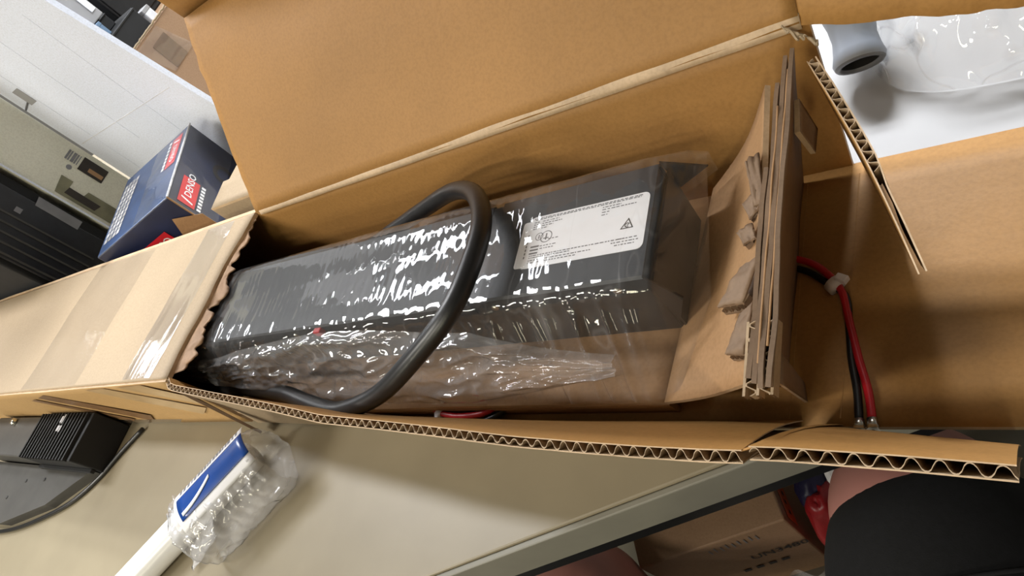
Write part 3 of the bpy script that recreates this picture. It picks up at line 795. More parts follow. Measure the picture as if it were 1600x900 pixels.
# spare film bunched along the front of the unit
NX, NT = 360, 60
pts = []
for i in range(NX+1):
    u = i/NX; x = -2.72+1.98*u
    lo = 0.985-0.10*max(0, min(1, (u-0.75)/0.25)); hi = 0.60+0.05*math.sin(u*9)+0.18*max(0, (u-0.8)/0.2)+0.10*max(0, 1-u*4)
    for j in range(NT+1):
        v = j/NT; t = hi+(lo-hi)*v; _, y, z = bag_point(x, t)
        h = 0.016+0.014*ridge((x*3.2, v*2.6+x*0.8, 7.0))+0.010*ridge((x*10+v*2, v*6, 1.0))+0.004*noise.noise(Vector((x*30, v*14, 2.0)))
        h = max(0.004, h)*min(1, 6*v+0.15, 6*(1-v)+0.15)
        pts.append((x, y-h*0.8, z+h*0.7))
faces = [(i*(NT+1)+j, (i+1)*(NT+1)+j, (i+1)*(NT+1)+j+1, i*(NT+1)+j+1) for i in range(NX) for j in range(NT)]
mesh('loose_fold', pts, faces, 'fold_film', bag, smooth=True)

# ------------------------------------------------------------------ thick black cable looping over the bag
cab = tube('power_cable', [(-3.10, 0.70, -1.27), (-2.75, 0.66, -1.25), (-2.378, 0.622, -1.235), (-2.06, 0.585, -1.215), (-1.83, 0.528, -1.185), (-1.62, 0.488, -1.150), (-1.414, 0.512, -1.105),
                           (-1.235, 0.576, -1.035), (-1.100, 0.669, -0.985), (-1.055, 0.807, -0.968), (-1.071, 0.936, -0.972), (-1.165, 1.064, -1.000), (-1.32, 1.147, -1.05), (-1.51, 1.168, -1.11),
                           (-1.692, 1.165, -1.16), (-1.924, 1.150, -1.21), (-2.4, 1.16, -1.25)], 0.0275, 'cable_rubber', None, 20, 8)
tag(cab, 'thick black rubber cable looping over the bagged black unit', 'cable')

# ------------------------------------------------------------------ red and black leads
lead = thing('battery_lead_pair', 'red and black wire pair with ring terminals lying on the bare box floor', 'wires', (-0.30, 0.75, ZB))
WR = 0.0085
tube('red_wire', [(-0.60, 0.93, -1.385), (-0.50, 0.945, -1.37), (-0.432, 0.944, -1.365), (-0.378, 0.923, -1.365), (-0.342, 0.893, -1.372), (-0.311, 0.843, -1.380), (-0.299, 0.772, -1.388), (-0.282, 0.679, -1.388), (-0.266, 0.606, -1.386), (-0.260, 0.542, -1.384)], WR, 'wire_red', lead, 10, 6)
tube('black_wire', [(-0.60, 0.91, -1.388), (-0.50, 0.925, -1.380), (-0.435, 0.928, -1.381), (-0.385, 0.910, -1.383), (-0.350, 0.880, -1.385), (-0.306, 0.835, -1.386), (-0.300, 0.765, -1.392), (-0.296, 0.682, -1.391), (-0.287, 0.609, -1.390), (-0.284, 0.540, -1.386)], WR, 'wire_black', lead, 10, 6)
ct = tube('cable_tie', [(-0.332, 0.868, -1.377), (-0.318, 0.852, -1.380)], 0.021, 'tie_white', lead, 10, 2)
box('tie_head', (-0.322, 0.862, -1.368), (0.022, -0.012, 0), (0.01, 0.014, 0), (0, 0, 0.018), 'tie_white', ct, 0.002)
for x, y in ((-0.260, 0.542), (-0.284, 0.540)):
    t = tube('ring_terminal', [(x, y+0.004, -1.385), (x+0.001, y-0.016, -1.384)], 0.0105, 'tinned_metal', lead, 10, 1)
    vs, fs = ring_pts(x+0.002, y-0.028, 0.014, 0.007, 14)
    mesh('ring', [(a, b, -1.383) for a, b in vs]+[(a, b, -1.379) for a, b in vs], fs+[tuple(i+len(vs) for i in f) for f in fs], 'tinned_metal', t)
lead2 = thing('tied_wire_bundle', 'short tied bundle of red and black wire under the tray edge', 'wires', (-1.32, 0.545, ZB))
tube('red_wire', [(-1.50, 0.605, -1.340), (-1.42, 0.560, -1.334), (-1.36, 0.543, -1.332), (-1.29, 0.540, -1.332), (-1.22, 0.552, -1.334), (-1.15, 0.600, -1.340)], 0.009, 'wire_red', lead2, 10, 6)
tube('black_wire', [(-1.48, 0.600, -1.353), (-1.40, 0.548, -1.350), (-1.34, 0.527, -1.349), (-1.27, 0.525, -1.349), (-1.20, 0.545, -1.350), (-1.13, 0.600, -1.353)], 0.009, 'wire_black', lead2, 10, 6)
tube('cable_tie', [(-1.405, 0.553, -1.340), (-1.388, 0.545, -1.340)], 0.021, 'tie_white', lead2, 10, 2)

# ------------------------------------------------------------------ grey handle in a clear blister, behind the box on the right
hd = thing('grey_plastic_handle', 'light grey plastic tube handle with a dark oval mouth on the pale table layer', 'handle', (-0.25, 1.50, TZ))
Ha = Vector((-0.250, 1.495, -1.335)); Hd = Vector((-0.06, 0.75, 0.42)).normalized()
Hs = Vector((0.90, -0.25, 0.25)); Hs = (Hs-Hd*Hs.dot(Hd)).normalized(); Hn = Hd.cross(Hs).normalized()
prof = [(d, a*0.86, b*1.08) for d, a, b in [(0.0, 0.072, 0.052), (0.010, 0.076, 0.056), (0.035, 0.068, 0.052), (0.07, 0.062, 0.049), (0.11, 0.068, 0.052), (0.15, 0.082, 0.060), (0.19, 0.090, 0.066), (0.25, 0.088, 0.064), (0.32, 0.075, 0.055)]]
def oval_loft(pr, seg=24):
    vs, fs = [], []
    for (d, a, b) in pr:
        c = Ha+Hd*d
        for k in range(seg):
            t = 2*math.pi*k/seg; vs.append(c+Hs*a*math.cos(t)+Hn*b*math.sin(t))
    for i in range(len(pr)-1):
        for k in range(seg): fs.append((i*seg+k, i*seg+(k+1) % seg, (i+1)*seg+(k+1) % seg, (i+1)*seg+k))
    return vs, fs
vs, fs = oval_loft(prof); fs.append(tuple((len(prof)-1)*24+k for k in range(24)))
mesh('body', vs, fs, 'handle_grey', hd, smooth=True)
vs, fs = oval_loft([(0.0, 0.062, 0.056), (-0.004, 0.059, 0.053), (-0.004, 0.050, 0.043), (0.004, 0.047, 0.040)]); mesh('rim', vs, fs, 'handle_rim', hd, smooth=True)
vs, fs = oval_loft([(0.004, 0.048, 0.041), (0.05, 0.042, 0.036), (0.10, 0.036, 0.030)]); fs.append(tuple(2*24+k for k in range(24))); o = mesh('mouth', vs, fs, 'handle_dark', hd, smooth=True); o['label'] = 'dark hollow mouth'

def dome(c, rx, ry, h, rot, seed, na=64, nr=24):
    vs, fs = [], []; ca, sa = math.cos(rot), math.sin(rot)
    for r in range(1, nr+1):
        q = r/nr
        for k in range(na):
            t = 2*math.pi*k/na; e = 1+0.10*nz((math.cos(t)*1.5, math.sin(t)*1.5, seed), 1.0)
            x, y = rx*q*e*math.cos(t), ry*q*e*math.sin(t)
            z = h*(1-q**3.0)+0.030*nz((x*8, y*8, seed), 1.0)*(1-q*q)+0.022*(1-abs(nz((x*14, y*14, seed+3), 1.0))*2)*(1-q**4)
            vs.append((c[0]+x*ca-y*sa, c[1]+x*sa+y*ca, c[2]+max(0.002, z)))
    vs.append((c[0], c[1], c[2]+h)); top = len(vs)-1
    for k in range(na): fs.append((top, k, (k+1) % na))
    for r in range(nr-1):
        for k in range(na): fs.append((r*na+k, (r+1)*na+k, (r+1)*na+(k+1) % na, r*na+(k+1) % na))
    return vs, fs
vs, fs = dome((0.015, 1.61, TZ+0.004), 0.27, 0.245, 0.20, -0.3, 4.0, 110, 44)
bl = mesh('plastic_pouch', vs, fs, 'blister_film', smooth=True)
tag(bl, 'clear puffed plastic pouch over the grey handle on the pale table layer', 'plastic pouch')

# ------------------------------------------------------------------ white pipe in bubble wrap, in front of the box
Pd_ = Vector((0.66, 0.75, 0)).normalized(); Ps_ = Vector((Pd_.y, -Pd_.x, 0)); PZ = TZ+0.064
Pc0 = Vector((-2.83, -0.16, PZ))
pipe = thing('white_pipe', 'white plastic pipe lying on the cream table with its end in bubble wrap', 'pipe', (-2.6, 0.1, TZ))
tube('pipe_body', [Pc0-Pd_*0.8, Pc0, Pc0+Pd_*0.75], 0.062, 'pvc_white', pipe, 28, 2)
wrap = thing('bubble_wrap', 'crinkled bubble wrap with a blue label around the white pipe', 'bubble wrap', (-2.3, 0.3, TZ))
def wrapgeo(r0, bub, n=120, seg=72, L=0.44, st=0.44, flat=True):
    vs, fs = [], []
    for i in range(n+1):
        s = st+L*i/n; e = min(1, i/10); e2 = min(1, (n-i)/8)
        for k in range(seg):
            t = 2*math.pi*k/seg
            r = r0*(0.74+0.26*e)*(0.88+0.12*e2)*(1+0.16*max(0, math.cos(t)))
            b = abs(math.sin(s*75)*math.sin(t*11+(int(s*24) % 2)*1.5))
            r += bub*b+0.012*nz((s*14, math.cos(t)*2.2, math.sin(t)*2.2), 1.0)+0.010*(1-2*abs(nz((s*22, math.cos(t)*4, math.sin(t)*4), 1.0)))
            p = Pc0+Pd_*s+Ps_*(r*math.cos(t)+0.02+0.11*min(1, e))+Vector((0, 0, r*math.sin(t)+0.02))
            p.z = max(p.z, TZ+0.002); vs.append(p)
    for i in range(n):
        for k in range(seg): fs.append((i*seg+k, i*seg+(k+1) % seg, (i+1)*seg+(k+1) % seg, (i+1)*seg+k))
    return vs, fs
vs, fs = wrapgeo(0.118, 0.005); mesh('bubble_film', vs, fs, 'bubble_film', wrap, smooth=True)
# loose tail of film on the table
sheet('film_tail', lambda u, v: Pc0+Pd_*(0.34+0.16*v)+Ps_*(0.05+0.12*u)+Vector((0, 0, -0.050+0.03*v+0.012*nz((u*4, v*4, 2), 1.0))), 12, 12, 0.001, 'bubble_film', wrap)
def on_wrap(a, s, r): return Pc0+Pd_*s+Ps_*(r*math.cos(a)+0.125)+Vector((0, 0, r*math.sin(a)+0.02))
def wrap_patch(a0, a1, s0, s1, r, taper=0.0):
    return lambda u, v: on_wrap(a0+(a1-a0)*u, s0+(s1-s0)*v+taper*(0.5-u), r)
A = math.radians
lb = sheet('paper_label', wrap_patch(A(113), A(46), 0.53, 0.88, 0.143), 16, 12, 0.0015, 'label_white', wrap); lb['label'] = 'white bordered label'
sheet('blue_panel', wrap_patch(A(96), A(60), 0.547, 0.88, 0.1455), 12, 12, 0.001, 'label_blue', lb)
vs, fs = [], []; rg = random.Random(5); s = 0.56
while s < 0.86:
    w = rg.uniform(0.006, 0.014); k = len(vs)
    for (a, ss) in ((A(110), s), (A(102), s), (A(102), s+w), (A(110), s+w)): vs.append(on_wrap(a, ss, 0.1452))
    fs.append((k, k+1, k+2, k+3)); s += w+rg.uniform(0.004, 0.009)
mesh('print_marks', vs, fs, 'ink_grey', lb)
sheet('white_stroke', lambda u, v: on_wrap(A(70+14*v**2-5*u), 0.56+0.15*v, 0.148), 2, 10, 0.001, 'white_print', lb)

# ------------------------------------------------------------------ black device at lower left
dv = thing('black_finned_device', 'black finned electronic device on a grey base plate in front of the box', 'electronic device', (-4.2, 0.25, TZ))
poly_plate('base_plate', [(-5.1, 0.29, TZ), (-3.68, 0.29, TZ), (-4.02, 0.10, TZ), (-4.48, -0.03, TZ), (-5.1, -0.06, TZ)], (0, 0, 1), 0.055, 'equipment_grey', dv)
box('fin_block', (-4.30, 0.295, TZ), (0.66, 0, 0), (0, 0.245, 0), (0, 0, 0.185), 'equipment_black', dv, 0.006)
for k in range(16): box('fin', (-4.285+k*0.040, 0.292, TZ+0.18), (0.014, 0, 0), (0, 0.24, 0), (0, 0, 0.022), 'equipment_black', dv)
box('bracket_edge', (-4.34, 0.275, TZ+0.05), (0.70, 0, 0), (0, 0.02, 0), (0, 0, 0.022), 'equipment_black', dv, 0.003)
box('side_cover', (-5.15, 0.30, TZ), (0.83, 0, 0), (0, 0.235, 0), (0, 0, 0.16), 'equipment_grey', dv, 0.01)
tube('bolt', [(-4.80, 0.50, TZ+0.155), (-4.80, 0.50, TZ+0.185)], 0.022, 'tinned_metal', dv, 6, 1)
for x, y in ((-4.45, 0.20), (-4.20, 0.22), (-4.60, 0.10)): tube('screw', [(x, y, TZ+0.05), (x, y, TZ+0.058)], 0.010, 'ink_black', dv, 8, 1)
flat_bars('white_marks', (-4.0, 0.40, TZ+0.2035), (1, 0.0, 0), (0, 1, 0), [(0.03, 0.08, 0.025, 0.035), (0.06, 0.075, 0.012, 0.05), (0.04, 0.035, 0.03, 0.03), (0.075, 0.03, 0.02, 0.035)], 'silver_print', dv)
tag(tube('device_cord', [(-3.45, 0.52, TZ+0.015), (-3.56, 0.40, TZ+0.014), (-3.67, 0.26, TZ+0.013), (-3.85, 0.13, TZ+0.013), (-4.15, 0.02, TZ+0.012), (-4.45, -0.055, TZ+0.012), (-4.8, -0.10, TZ+0.012)], 0.011, 'wire_black', None, 8, 6),
    'thin black cord curving around the black finned device', 'cord')

# ------------------------------------------------------------------ blue cartons behind the box
bc = thing('blue_parts_carton', 'dark blue printed carton with red logo panels under shiny film', 'carton', (-3.8, 1.8, TZ))
Bc = Vector((-3.40, 1.600, TZ)); Be1 = Vector((-0.467, 0.884, 0)).normalized(); Be2 = Vector((-0.884, -0.467, 0)).normalized()
BL1, BL2, BH = 0.72, 0.60, 0.462
def bpt(a, b, z): return Bc+Be1*a+Be2*b+Vector((0, 0, z))
vs = [bpt(0, 0, 0), bpt(BL1, 0, 0), bpt(BL1, BL2, 0), bpt(0, BL2, 0), bpt(0, 0, BH), bpt(BL1, 0, BH), bpt(BL1, BL2, BH), bpt(0, BL2, BH)]
fs = [(0, 3, 2, 1), (4, 5, 6, 7), (0, 1, 5, 4), (1, 2, 6, 5), (2, 3, 7, 6), (3, 0, 4, 7)]
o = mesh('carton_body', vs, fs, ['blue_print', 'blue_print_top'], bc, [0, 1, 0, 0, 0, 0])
bv = o.modifiers.new('bevel', 'BEVEL'); bv.width = 0.002; bv.segments = 2
def logo(o, ex, ey, w, h, txt, sub=None):
    n = Vector(ex).cross(Vector(ey)).normalized(); o = Vector(o)+n*0.003
    p = poly_plate('red_panel', frame_pts(o, ex, ey, [(0, 0), (w, 0), (w, h), (0, h)]), n, 0.001, 'red_print', bc)
    lettering('lettering', txt, o+Vector(ex)*w*0.30+Vector(ey)*h*0.32+n*0.002, ex, ey, h*0.42, 'white_print', p, 0.01)
    # slanted white stroke of the mark
    flat = frame_pts(o+n*0.002, ex, ey, [(w*0.10, h*0.15), (w*0.15, h*0.15), (w*0.20, h*0.5), (w*0.24, h*0.85), (w*0.19, h*0.85), (w*0.14, h*0.5)])
    mesh('white_stroke', flat, [(0, 1, 2, 5), (5, 2, 3, 4)], 'white_print', p)
    if sub:
        rc = [(w*0.02+i*w*0.125, -h*0.36, w*0.085, h*0.24) for i in range(8)]
        flat_bars('sub_print', o+n*0.002, ex, ey, rc, 'white_print', p)
Zv = Vector((0, 0, 1))
logo(bpt(0.62, 0.035, BH), -Be1, Be2*-1, 0.28, 0.085, 'DENSO', True) if False else None
logo(bpt(0.66, 0.125, BH), -Be1, -Be2, 0.30, 0.085, 'DENSO', True)       # on the top, along the edge
logo(bpt(0.03, 0, BH-0.15), Be1, Zv, 0.22, 0.10, 'DENSO', True)         # on the side
logo(bpt(0, 0.52, BH-0.23), -Be2, Zv, 0.32, 0.105, 'DENSO', False)      # on the front
# silver printed block on the top and the cardboard patch on the front
flat_bars('silver_text', bpt(0.06, BL2-0.02, BH+0.002), Be1, -Be2, [(0.02+i*0.05, 0.01+j*0.036, 0.040, 0.026) for i in range(11) for j in range(4)], 'silver_print', bc)
vs = frame_pts(bpt(0, 0.20, BH-0.30), -Be2, Zv, [(0, 0), (0.24, -0.06), (0.24, 0.12), (0.10, 0.20)])
o = poly_plate('kraft_patch', [v-Be1*0.004 for v in vs], -Be1, 0.002, 'card_tray', bc); o['label'] = 'plain brown patch on the front'
vs, fs = ring_pts(0, 0, 0.075, 0.03, 24)
mesh('dark_emblem', frame_pts(bpt(0.47, 0, BH-0.27)-Be2*0.003, Be1, Zv, vs), fs, 'ink_black', bc)
# film over the carton edges
def wrap_film(u, v):
    a = -0.004+(BL1+0.008)*u
    if v < 0.45: b, z = 0.28*(0.45-v)/0.45, BH+0.006
    else: b, z = -0.006, BH+0.006-0.30*(v-0.45)/0.55
    return bpt(a, b, z)+Vector((0.0, 0.0, 0.005*nz((a*14, v*6, 1), 1.0)))-Be2*0.004*abs(nz((a*11, v*5, 2), 1.0))
film('stretch_film', wrap_film, 40, 40, 'stretch_film', bc)
o = mesh('worn_edge', *tube_geo([bpt(0.0, 0, BH), bpt(0.2, 0, BH+.001), bpt(0.45, 0, BH), bpt(BL1, 0, BH)], 0.006, 6, 4), 'silver_print', bc); o['label'] = 'worn whitish edge'
o = mesh('worn_edge', *tube_geo([bpt(0, 0, BH), bpt(0.0, 0.0, BH-0.1), bpt(0, 0, BH-0.2)], 0.005, 6, 4), 'card_tray', bc)

tb = thing('small_tan_carton', 'small plain tan carton wedged behind the lid beside the blue carton', 'carton', (-2.65, 1.60, TZ))
bvs, bfs = box_verts((-2.80, 1.385, TZ), (0.40, -0.0, 0), (0, 0.30, 0), (0, 0, 0.44)); mesh('carton_body', bvs, bfs, 'card_outer', tb)
sheet('carton_flap', quad((-2.79, 1.38, TZ+0.445), (-2.40, 1.38, TZ+0.445), (-2.42, 1.53, TZ+0.455), (-2.79, 1.53, TZ+0.455)), 4, 4, 0.012, ['card_outer', 'card_edge'], tb)

# ------------------------------------------------------------------ stacked goods at the far left
wc = thing('white_board', 'tall white corrugated board standing behind the blue carton', 'board', (-4.3, 2.5, TZ))
WX0, WX1, WY, WH = -4.99, -3.63, 2.32, 2.3
vs = [(WX0, WY, TZ), (-3.435, WY, TZ), (-3.435, WY+0.035, TZ), (WX0, WY+0.035, TZ), (WX0, WY, 0.9), (-3.985, WY, 0.9), (-3.985, WY+0.035, 0.9), (WX0, WY+0.035, 0.9)]
mesh('board_sheet', vs, [(0, 3, 2, 1), (4, 5, 6, 7), (0, 1, 5, 4), (1, 2, 6, 5), (2, 3, 7, 6), (3, 0, 4, 7)], 'white_card', wc)
for k, (x, w) in enumerate(((0.22, 0.004), (0.58, 0.004), (0.98, 0.003))):
    z = TZ+0.25+0.9*abs(nz((k*1.7, 0.4, 0), 1.0))
    box('score_line', (WX0+x, WY-0.0015, z), (w*2, 0, 0), (0, 0.003, 0), (0.0, 0, 1.1), 'white_card', wc)
box('long_crease', (WX0+0.05, WY-0.001, TZ+0.66), (1.25, 0, 0), (0, 0.002, 0), (0, 0, 0.006), 'crease_grey', wc)
flat_bars('grey_smudge', (WX0+0.12, WY-0.002, TZ+1.02), (1, 0, 0), (0, 0, 1), [(0, 0, 0.09, 0.12)], 'grey_box', wc)
tube('tear_mark', [(WX0+0.01, WY-0.003, TZ+1.02), (WX0+0.05, WY-0.003, TZ+1.03), (WX0+0.12, WY-0.003, TZ+1.045)], 0.006, 'ink_grey', wc, 5, 3)
bb = thing('beige_carton', 'beige printed carton standing beside the tall white board', 'carton', (-5.5, 2.1, TZ))
BX = -5.0
box('carton_body', (BX-1.0, 1.92, TZ), (1.0, 0, 0), (0, 0.39, 0), (0, 0, 1.7), 'beige_card', bb, 0.006)
def bf(y, z, w, h, mat, name, parent=bb, lift=0.002):
    return poly_plate(name, [(BX+lift, y, z), (BX+lift, y+w, z), (BX+lift, y+w, z+h), (BX+lift, y, z+h)], (1, 0, 0), 0.001, mat, parent)
p = bf(2.165, -0.985, 0.105, 0.17, 'dark_print', 'printed_picture'); bf(2.185, -0.975, 0.03, 0.10, 'tan_print', 'picture_block', p, 0.004)
flat_bars('barcode', (BX+0.002, 2.185, -0.80), (0, 1, 0), (0, 0, 1), [(0, i*0.014, 0.075, 0.006+0.004*(i % 3)) for i in range(6)], 'grey_label', bb)
vs, fs = ring_pts(2.145, -0.77, 0.018, 0.018, 16); mesh('round_print', [(BX+0.002, a, b) for a, b in vs], fs, 'grey_label', bb)
p = poly_plate('corner_print', [(BX+0.002, y, z) for y, z in [(1.945, -0.78), (2.07, -0.76), (2.07, -0.84), (2.02, -0.84), (2.02, -0.94), (2.06, -0.95), (2.06, -1.2), (1.945, -1.2)]], (1, 0, 0), 0.001, 'olive_print', bb)
poly_plate('dark_block', [(BX+0.004, y, z) for y, z in [(1.97, -0.83), (2.02, -0.84), (2.015, -1.06), (1.965, -1.04)]], (1, 0, 0), 0.001, 'dark_print', p)
box('rim_light_strip', (BX-0.006, 1.912, TZ), (0.012, 0, 0), (0, 0.010, 0), (0, 0, 1.7), 'white_card', bb)  # white strip painted in for the rim light along the near edge

be = thing('black_equipment_case', 'black equipment case with a grey label standing beside the beige carton', 'equipment', (-5.6, 1.6, TZ))
box('case_body', (-6.4, 1.36, TZ), (1.36, 0, 0), (0, 0.53, 0), (0, 0, 1.35), 'equipment_black', be, 0.012)
box('front_bezel', (-5.04, 1.40, TZ+0.06), (0.02, 0, 0), (0, 0.42, 0), (0, 0, 1.2), 'unit_black', be, 0.008)
poly_plate('grey_label', [(-5.018, y, z) for y, z in [(1.80, -0.74), (1.865, -0.73), (1.86, -1.02), (1.795, -1.02)]], (1, 0, 0), 0.002, 'grey_label', be)
poly_plate('small_label', [(-5.018, y, z) for y, z in [(1.70, -0.66), (1.735, -0.66), (1.735, -0.70), (1.70, -0.70)]], (1, 0, 0), 0.002, 'grey_label', be)
for k in range(5): box('groove', (-5.020, 1.42+k*0.06, -1.2), (0.006, 0, 0), (0, 0.012, 0), (0, 0, 0.8), 'equipment_grey', be)
be2 = thing('black_side_case', 'second black case lying between the long box and the grey labelled case', 'equipment', (-5.6, 1.35, TZ))
box('case_body', (-6.5, 1.335-0.0, TZ), (0.0, 0, 0), (0, 0, 0), (0, 0, 0), 'equipment_black', be2) if False else None
box('case_body', (-6.9, 0.0, TZ), (0.25, 0, 0), (0, 1.30, 0), (0, 0, 0.8), 'equipment_black', be2, 0.01) if False else None
bpy.data.objects.remove(be2)

br = thing('taped_brown_carton', 'brown carton with glossy tape standing behind the tall white board', 'carton', (-5.0, 3.4, TZ))
RX = -4.64
box('carton_body', (RX-0.9, 2.86, TZ), (0.9, 0, 0), (0, 1.2, 0), (0, 0, -0.64-TZ), 'card_carton', br, 0.01)
film('clear_tape', lambda u, v: (RX+0.004+0.004*abs(nz((u*9, v*9, 1), 1.0)), 2.96+0.30*u+0.1*v, -0.66-0.26*v), 12, 12, 'clear_tape', br)
sheet('top_edge_paper', lambda u, v: (RX+0.004+0.006*v, 2.93+0.55*u, -0.640+0.012*v+0.008*nz((u*20, 0, 3), 1.0)), 30, 2, 0.006, 'card_outer', br)
box('tape_patch', (RX+0.0015, 3.10, -0.92), (0.002, 0, 0), (0, 0.16, 0), (0, 0, 0.20), 'packing_tape_brown', br)

# goods stacked on the brown carton, seen through the gap
c1 = thing('flat_black_case', 'flat black case lying on the taped brown carton', 'equipment', (-5.0, 3.05, -0.64))
box('case_body', (-5.40, 2.862, -0.639), (0.75, 0, 0), (0, 0.40, 0), (0, 0, 0.157), 'equipment_black', c1, 0.008)
box('case_lip', (-5.40, 2.860, -0.500), (0.755, 0, 0), (0, 0.404, 0), (0, 0, 0.012), 'unit_black', c1, 0.003)
c2 = thing('upper_black_case', 'second black case stacked on the flat black case under the grey carton', 'equipment', (-5.1, 3.0, -0.48))
box('case_body', (-5.40, 2.862, -0.481), (0.62, 0, 0), (0, 0.30, 0), (0, 0, 0.099), 'equipment_black', c2, 0.006)
box('case_lip', (-5.40, 2.860, -0.400), (0.625, 0, 0), (0, 0.304, 0), (0, 0, 0.010), 'unit_black', c2, 0.003)
c3 = thing('slate_blue_box', 'small slate blue box on the edge of the flat black case', 'box', (-4.70, 2.95, -0.48))
box('box_body', (-4.745, 2.893, -0.481), (0.08, 0, 0), (0, 0.115, 0), (0, 0, 0.074), 'slate_blue', c3, 0.004)
box('box_lid', (-4.747, 2.891, -0.408), (0.084, 0, 0), (0, 0.119, 0), (0, 0, 0.024), 'slate_blue', c3, 0.003)
c4 = thing('grey_carton', 'pale grey carton with a white top lying on the stacked black cases', 'carton', (-5.0, 3.0, -0.38))
box('carton_body', (-5.38, 2.885, -0.380), (0.68, 0, 0), (0, 0.225, 0), (0, 0, 0.27), 'grey_box', c4, 0.006)
box('carton_lid', (-5.39, 2.875, -0.110), (0.70, 0, 0), (0, 0.245, 0), (0, 0, 0.05), 'white_print', c4, 0.006)
poly_plate('white_label', [(-4.698, 3.10, -0.16), (-4.698, 3.055, -0.16), (-4.698, 3.055, -0.33), (-4.698, 3.10, -0.33)], (1, 0, 0), 0.003, 'white_print', c4)
c5 = thing('tall_black_case', 'tall black case at the back of the taped brown carton', 'equipment', (-5.2, 3.6, -0.64))
box('case_body', (-5.50, 3.275, -0.639), (0.62, 0, 0), (0, 0.75, 0), (0, 0, 0.95), 'equipment_black', c5, 0.01)
box('front_bezel', (-4.885, 3.30, -0.60), (0.012, 0, 0), (0, 0.7, 0), (0, 0, 0.85), 'unit_black', c5, 0.005)
c6 = thing('small_white_box', 'small white box with a grey lid standing before the tall black case', 'box', (-4.72, 3.34, -0.64))
box('box_body', (-4.76, 3.295, -0.639), (0.10, 0, 0), (0, 0.075, 0), (0, 0, 0.068), 'white_print', c6, 0.004)
box('box_lid', (-4.762, 3.293, -0.571), (0.104, 0, 0), (0, 0.079, 0), (0, 0, 0.028), 'grey_box', c6, 0.003)

# ------------------------------------------------------------------ under the table
un = thing('shipping_carton', 'brown carton printed UN3480 on the shelf under the table edge', 'carton', (-1.1, 0.9, SH))
Uc = Vector((-0.85, 0.68, SH)); UT = -2.80
cb = box('carton_body', Uc-E1*0.66, E1*0.66, E2*0.85, (0, 0, UT-SH), 'card_carton', un, 0.008)
fp = Uc-E2*0.003
lettering('printed_code', 'UN3480', Uc-E2*0.004-E1*0.255+Vector((0, 0, 0.415)), E1, Zv, 0.052, 'ink_black', un, 0.012, 1.0)
flat_bars('faint_print', Uc-E2*0.004, E1, Zv, [(-0.36+i*0.026, 0.64+0.010*(i % 2), 0.006, 0.055) for i in range(9)], 'ink_grey', un)
flat_bars('lower_print', Uc-E2*0.004, E1, Zv, [(-0.34+i*0.06, 0.28, 0.035, 0.03) for i in range(4)], 'ink_black', un)
sp = poly_plate('orange_strip', [Uc+E1*0.003+E2*a+Vector((0, 0, z)) for a, z in [(0.03, 0.685), (0.62, 0.685), (0.62, 0.545), (0.03, 0.545)]], E1, 0.001, 'ink_orange', un)
flat_bars('dark_dashes', Uc+E1*0.006, E2, Zv, [(0.06+i*0.042, 0.60+0.012*(i % 2), 0.020, 0.028) for i in range(13)], 'ink_black', sp)
film('clear_tape', lambda u, v: Uc-E1*(0.012-0.0*v)+E2*(0.02+0.5*u)+E1*0.03*v+Vector((0, 0, UT-SH+0.006+0.004*nz((u*9, v*9, 0), 1.0)-0.02*v)), 14, 4, 'stretch_film', un)

rb = thing('red_bag', 'crumpled red bag with a navy rim beside the UN3480 carton', 'bag', (-0.70, 0.90, SH))
def lump(name, c, rx, ry, rz, mat, parent, seed, amp=0.16):
    bm = bmesh.new(); bmesh.ops.create_icosphere(bm, subdivisions=4, radius=1.0)
    vs = []
    for v in bm.verts:
        p = v.co; k = 1+amp*nz(p, 1.6, seed)+amp*0.6*(1-2*abs(nz(p, 3.0, seed+2))); vs.append((c[0]+p.x*rx*k, c[1]+p.y*ry*k, max(SH+0.002, c[2]+p.z*rz*k)))
    fs = [tuple(v.index for v in f.verts) for f in bm.faces]; bm.free()
    return mesh(name, vs, fs, mat, parent, smooth=True)
lump('bag_body', (-0.735, 0.785, -3.17), 0.085, 0.13, 0.34, 'red_bag', rb, 1.0)
lump('bag_rim', (-0.775, 0.86, -2.90), 0.06, 0.10, 0.08, 'navy_bag', rb, 5.0)
Uc_flat = Vector((Uc.x, Uc.y, SH))
pp = thing('white_parcel', 'white parcel with a black mark behind the red bag', 'parcel', (-0.45, 1.2, SH))
box('parcel_body', Uc_flat+E1*0.215+E2*0.05, E1*0.13, E2*0.3, (0, 0, 0.82), 'paper_white', pp, 0.02)
flat_bars('black_mark', Uc_flat+E1*0.215+E2*0.05+Vector((0, 0, 0.823)), E1, E2, [(0.03, 0.06, 0.06, 0.012), (0.03, 0.12, 0.06, 0.012), (0.03, 0.06, 0.012, 0.07), (0.08, 0.06, 0.012, 0.07)], 'ink_black', pp)
lb2 = film('clear_liner_bag', lambda u, v: Vector((-1.10, 0.37, 0)).lerp(Vector((-0.56, 0.61, 0)), u)-E2*(0.16*(1-v))+Vector((0, 0, SH+0.01+(0.66-0.04*u)*v+0.02*nz((u*5, v*5, 4), 1.0)))+E2*0.05*nz((u*7, v*3, 2), 1.0), 40, 24, 'liner_film')
tag(lb2, 'milky plastic liner bag bunched in front of the UN3480 carton', 'plastic bag')

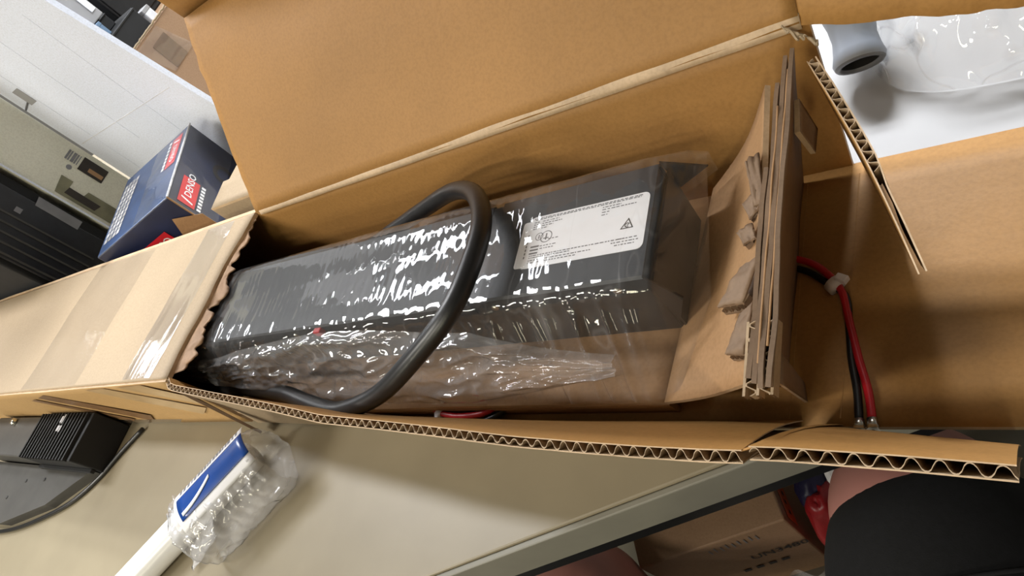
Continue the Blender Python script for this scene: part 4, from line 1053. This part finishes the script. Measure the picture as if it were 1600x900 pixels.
# ------------------------------------------------------------------ seated person, lap and legs
person = thing('person', 'person in black shorts seated at the table edge with bare knees', 'person', (-0.1, -0.6, FLOOR))
F = Vector((-0.395, 0.918, 0)).normalized(); Lr = Vector((0.918, 0.395, 0)).normalized()
kR = Vector((-0.33, 0.67, -2.50)); kL = Vector((-1.67, 0.235, -2.78))
hip = Vector((-0.05, -1.15, -2.38)); hR = hip+Lr*0.36; hL = hip-Lr*0.36
aR = kR+F*0.02+Vector((0, 0, FLOOR+0.36-kR.z)); aL = kL-F*0.05+Vector((0, 0, FLOOR+0.36-kL.z))
def flesh(name, chains, mat, parent, vox=0.012):
    """tapering limbs joined into one continuous skin"""
    vs, fs = [], []
    for path, rad in chains:
        a, b = tube_geo(path, rad, 20, 6); k = len(vs); vs += a; fs += [tuple(i+k for i in f) for f in b]
        for p, r in ((path[0], rad[0]), (path[-1], rad[-1])):      # round the ends
            bm = bmesh.new(); bmesh.ops.create_uvsphere(bm, u_segments=16, v_segments=10, radius=r*0.99)
            k = len(vs); vs += [Vector(p)+v.co for v in bm.verts]; fs += [tuple(v.index+k for v in f.verts) for f in bm.faces]; bm.free()
    o = mesh(name, vs, fs, mat, parent, smooth=True)
    r = o.modifiers.new('remesh', 'REMESH'); r.mode = 'VOXEL'; r.voxel_size = vox; r.use_smooth_shade = True
    sm = o.modifiers.new('smooth', 'SMOOTH'); sm.factor = 0.6; sm.iterations = 8
    return o
def leg(h, k, a):
    return [([h, h.lerp(k, 0.5), h.lerp(k, 0.9), k, k.lerp(a, 0.12), k.lerp(a, 0.35), k.lerp(a, 0.75), a], [0.36, 0.33, 0.295, 0.29, 0.265, 0.23, 0.16, 0.13]),
            ([a+V3(0, 0, -0.12)-F*0.10, a+F*0.25+V3(0, 0, -0.20), a+F*0.70+V3(0, 0, -0.26)], [0.15, 0.14, 0.09])]
# the photographer above the waist is where the picture is taken from; lap, hips and waist are modelled
trunk = ([hip, hip+V3(0, 0, 0.55)+F*0.03, hip+V3(0, 0, 1.15)+F*0.10], [0.50, 0.47, 0.48])
flesh('body', leg(hR, kR, aR)+leg(hL, kL, aL)+[trunk, ([hR, hL], [0.40, 0.40])], 'skin', person, 0.010)
sh = flesh('shorts', [([hR, hR.lerp(kR, 0.5), hR.lerp(kR, 0.885)], [0.45, 0.42, 0.375]), ([hL, hL.lerp(kL, 0.5), hL.lerp(kL, 0.78)], [0.45, 0.41, 0.38]),
                      ([hR, hL], [0.48, 0.48]), ([hip, hip+V3(0, 0, 0.45)+F*0.03], [0.54, 0.53])], 'shorts_black', person)
sh['label'] = 'black shorts'
# stitched hem near the open end of the near leg of the shorts
ax = (kR-hR).normalized(); n1 = ax.orthogonal().normalized(); n2 = ax.cross(n1)
hc = hR.lerp(kR, 0.82)
hem = tube('hem_stitch', [hc+(n1*math.cos(a)+n2*math.sin(a))*0.383 for a in [k*math.pi/12 for k in range(25)]], 0.006, 'shorts_seam', sh, 6, 2)
flesh('shirt', [([hip+V3(0, 0, 0.30), hip+V3(0, 0, 0.7)+F*0.05, hip+V3(0, 0, 1.12)+F*0.10], [0.56, 0.54, 0.54])], 'shirt_dark', person, 0.014)
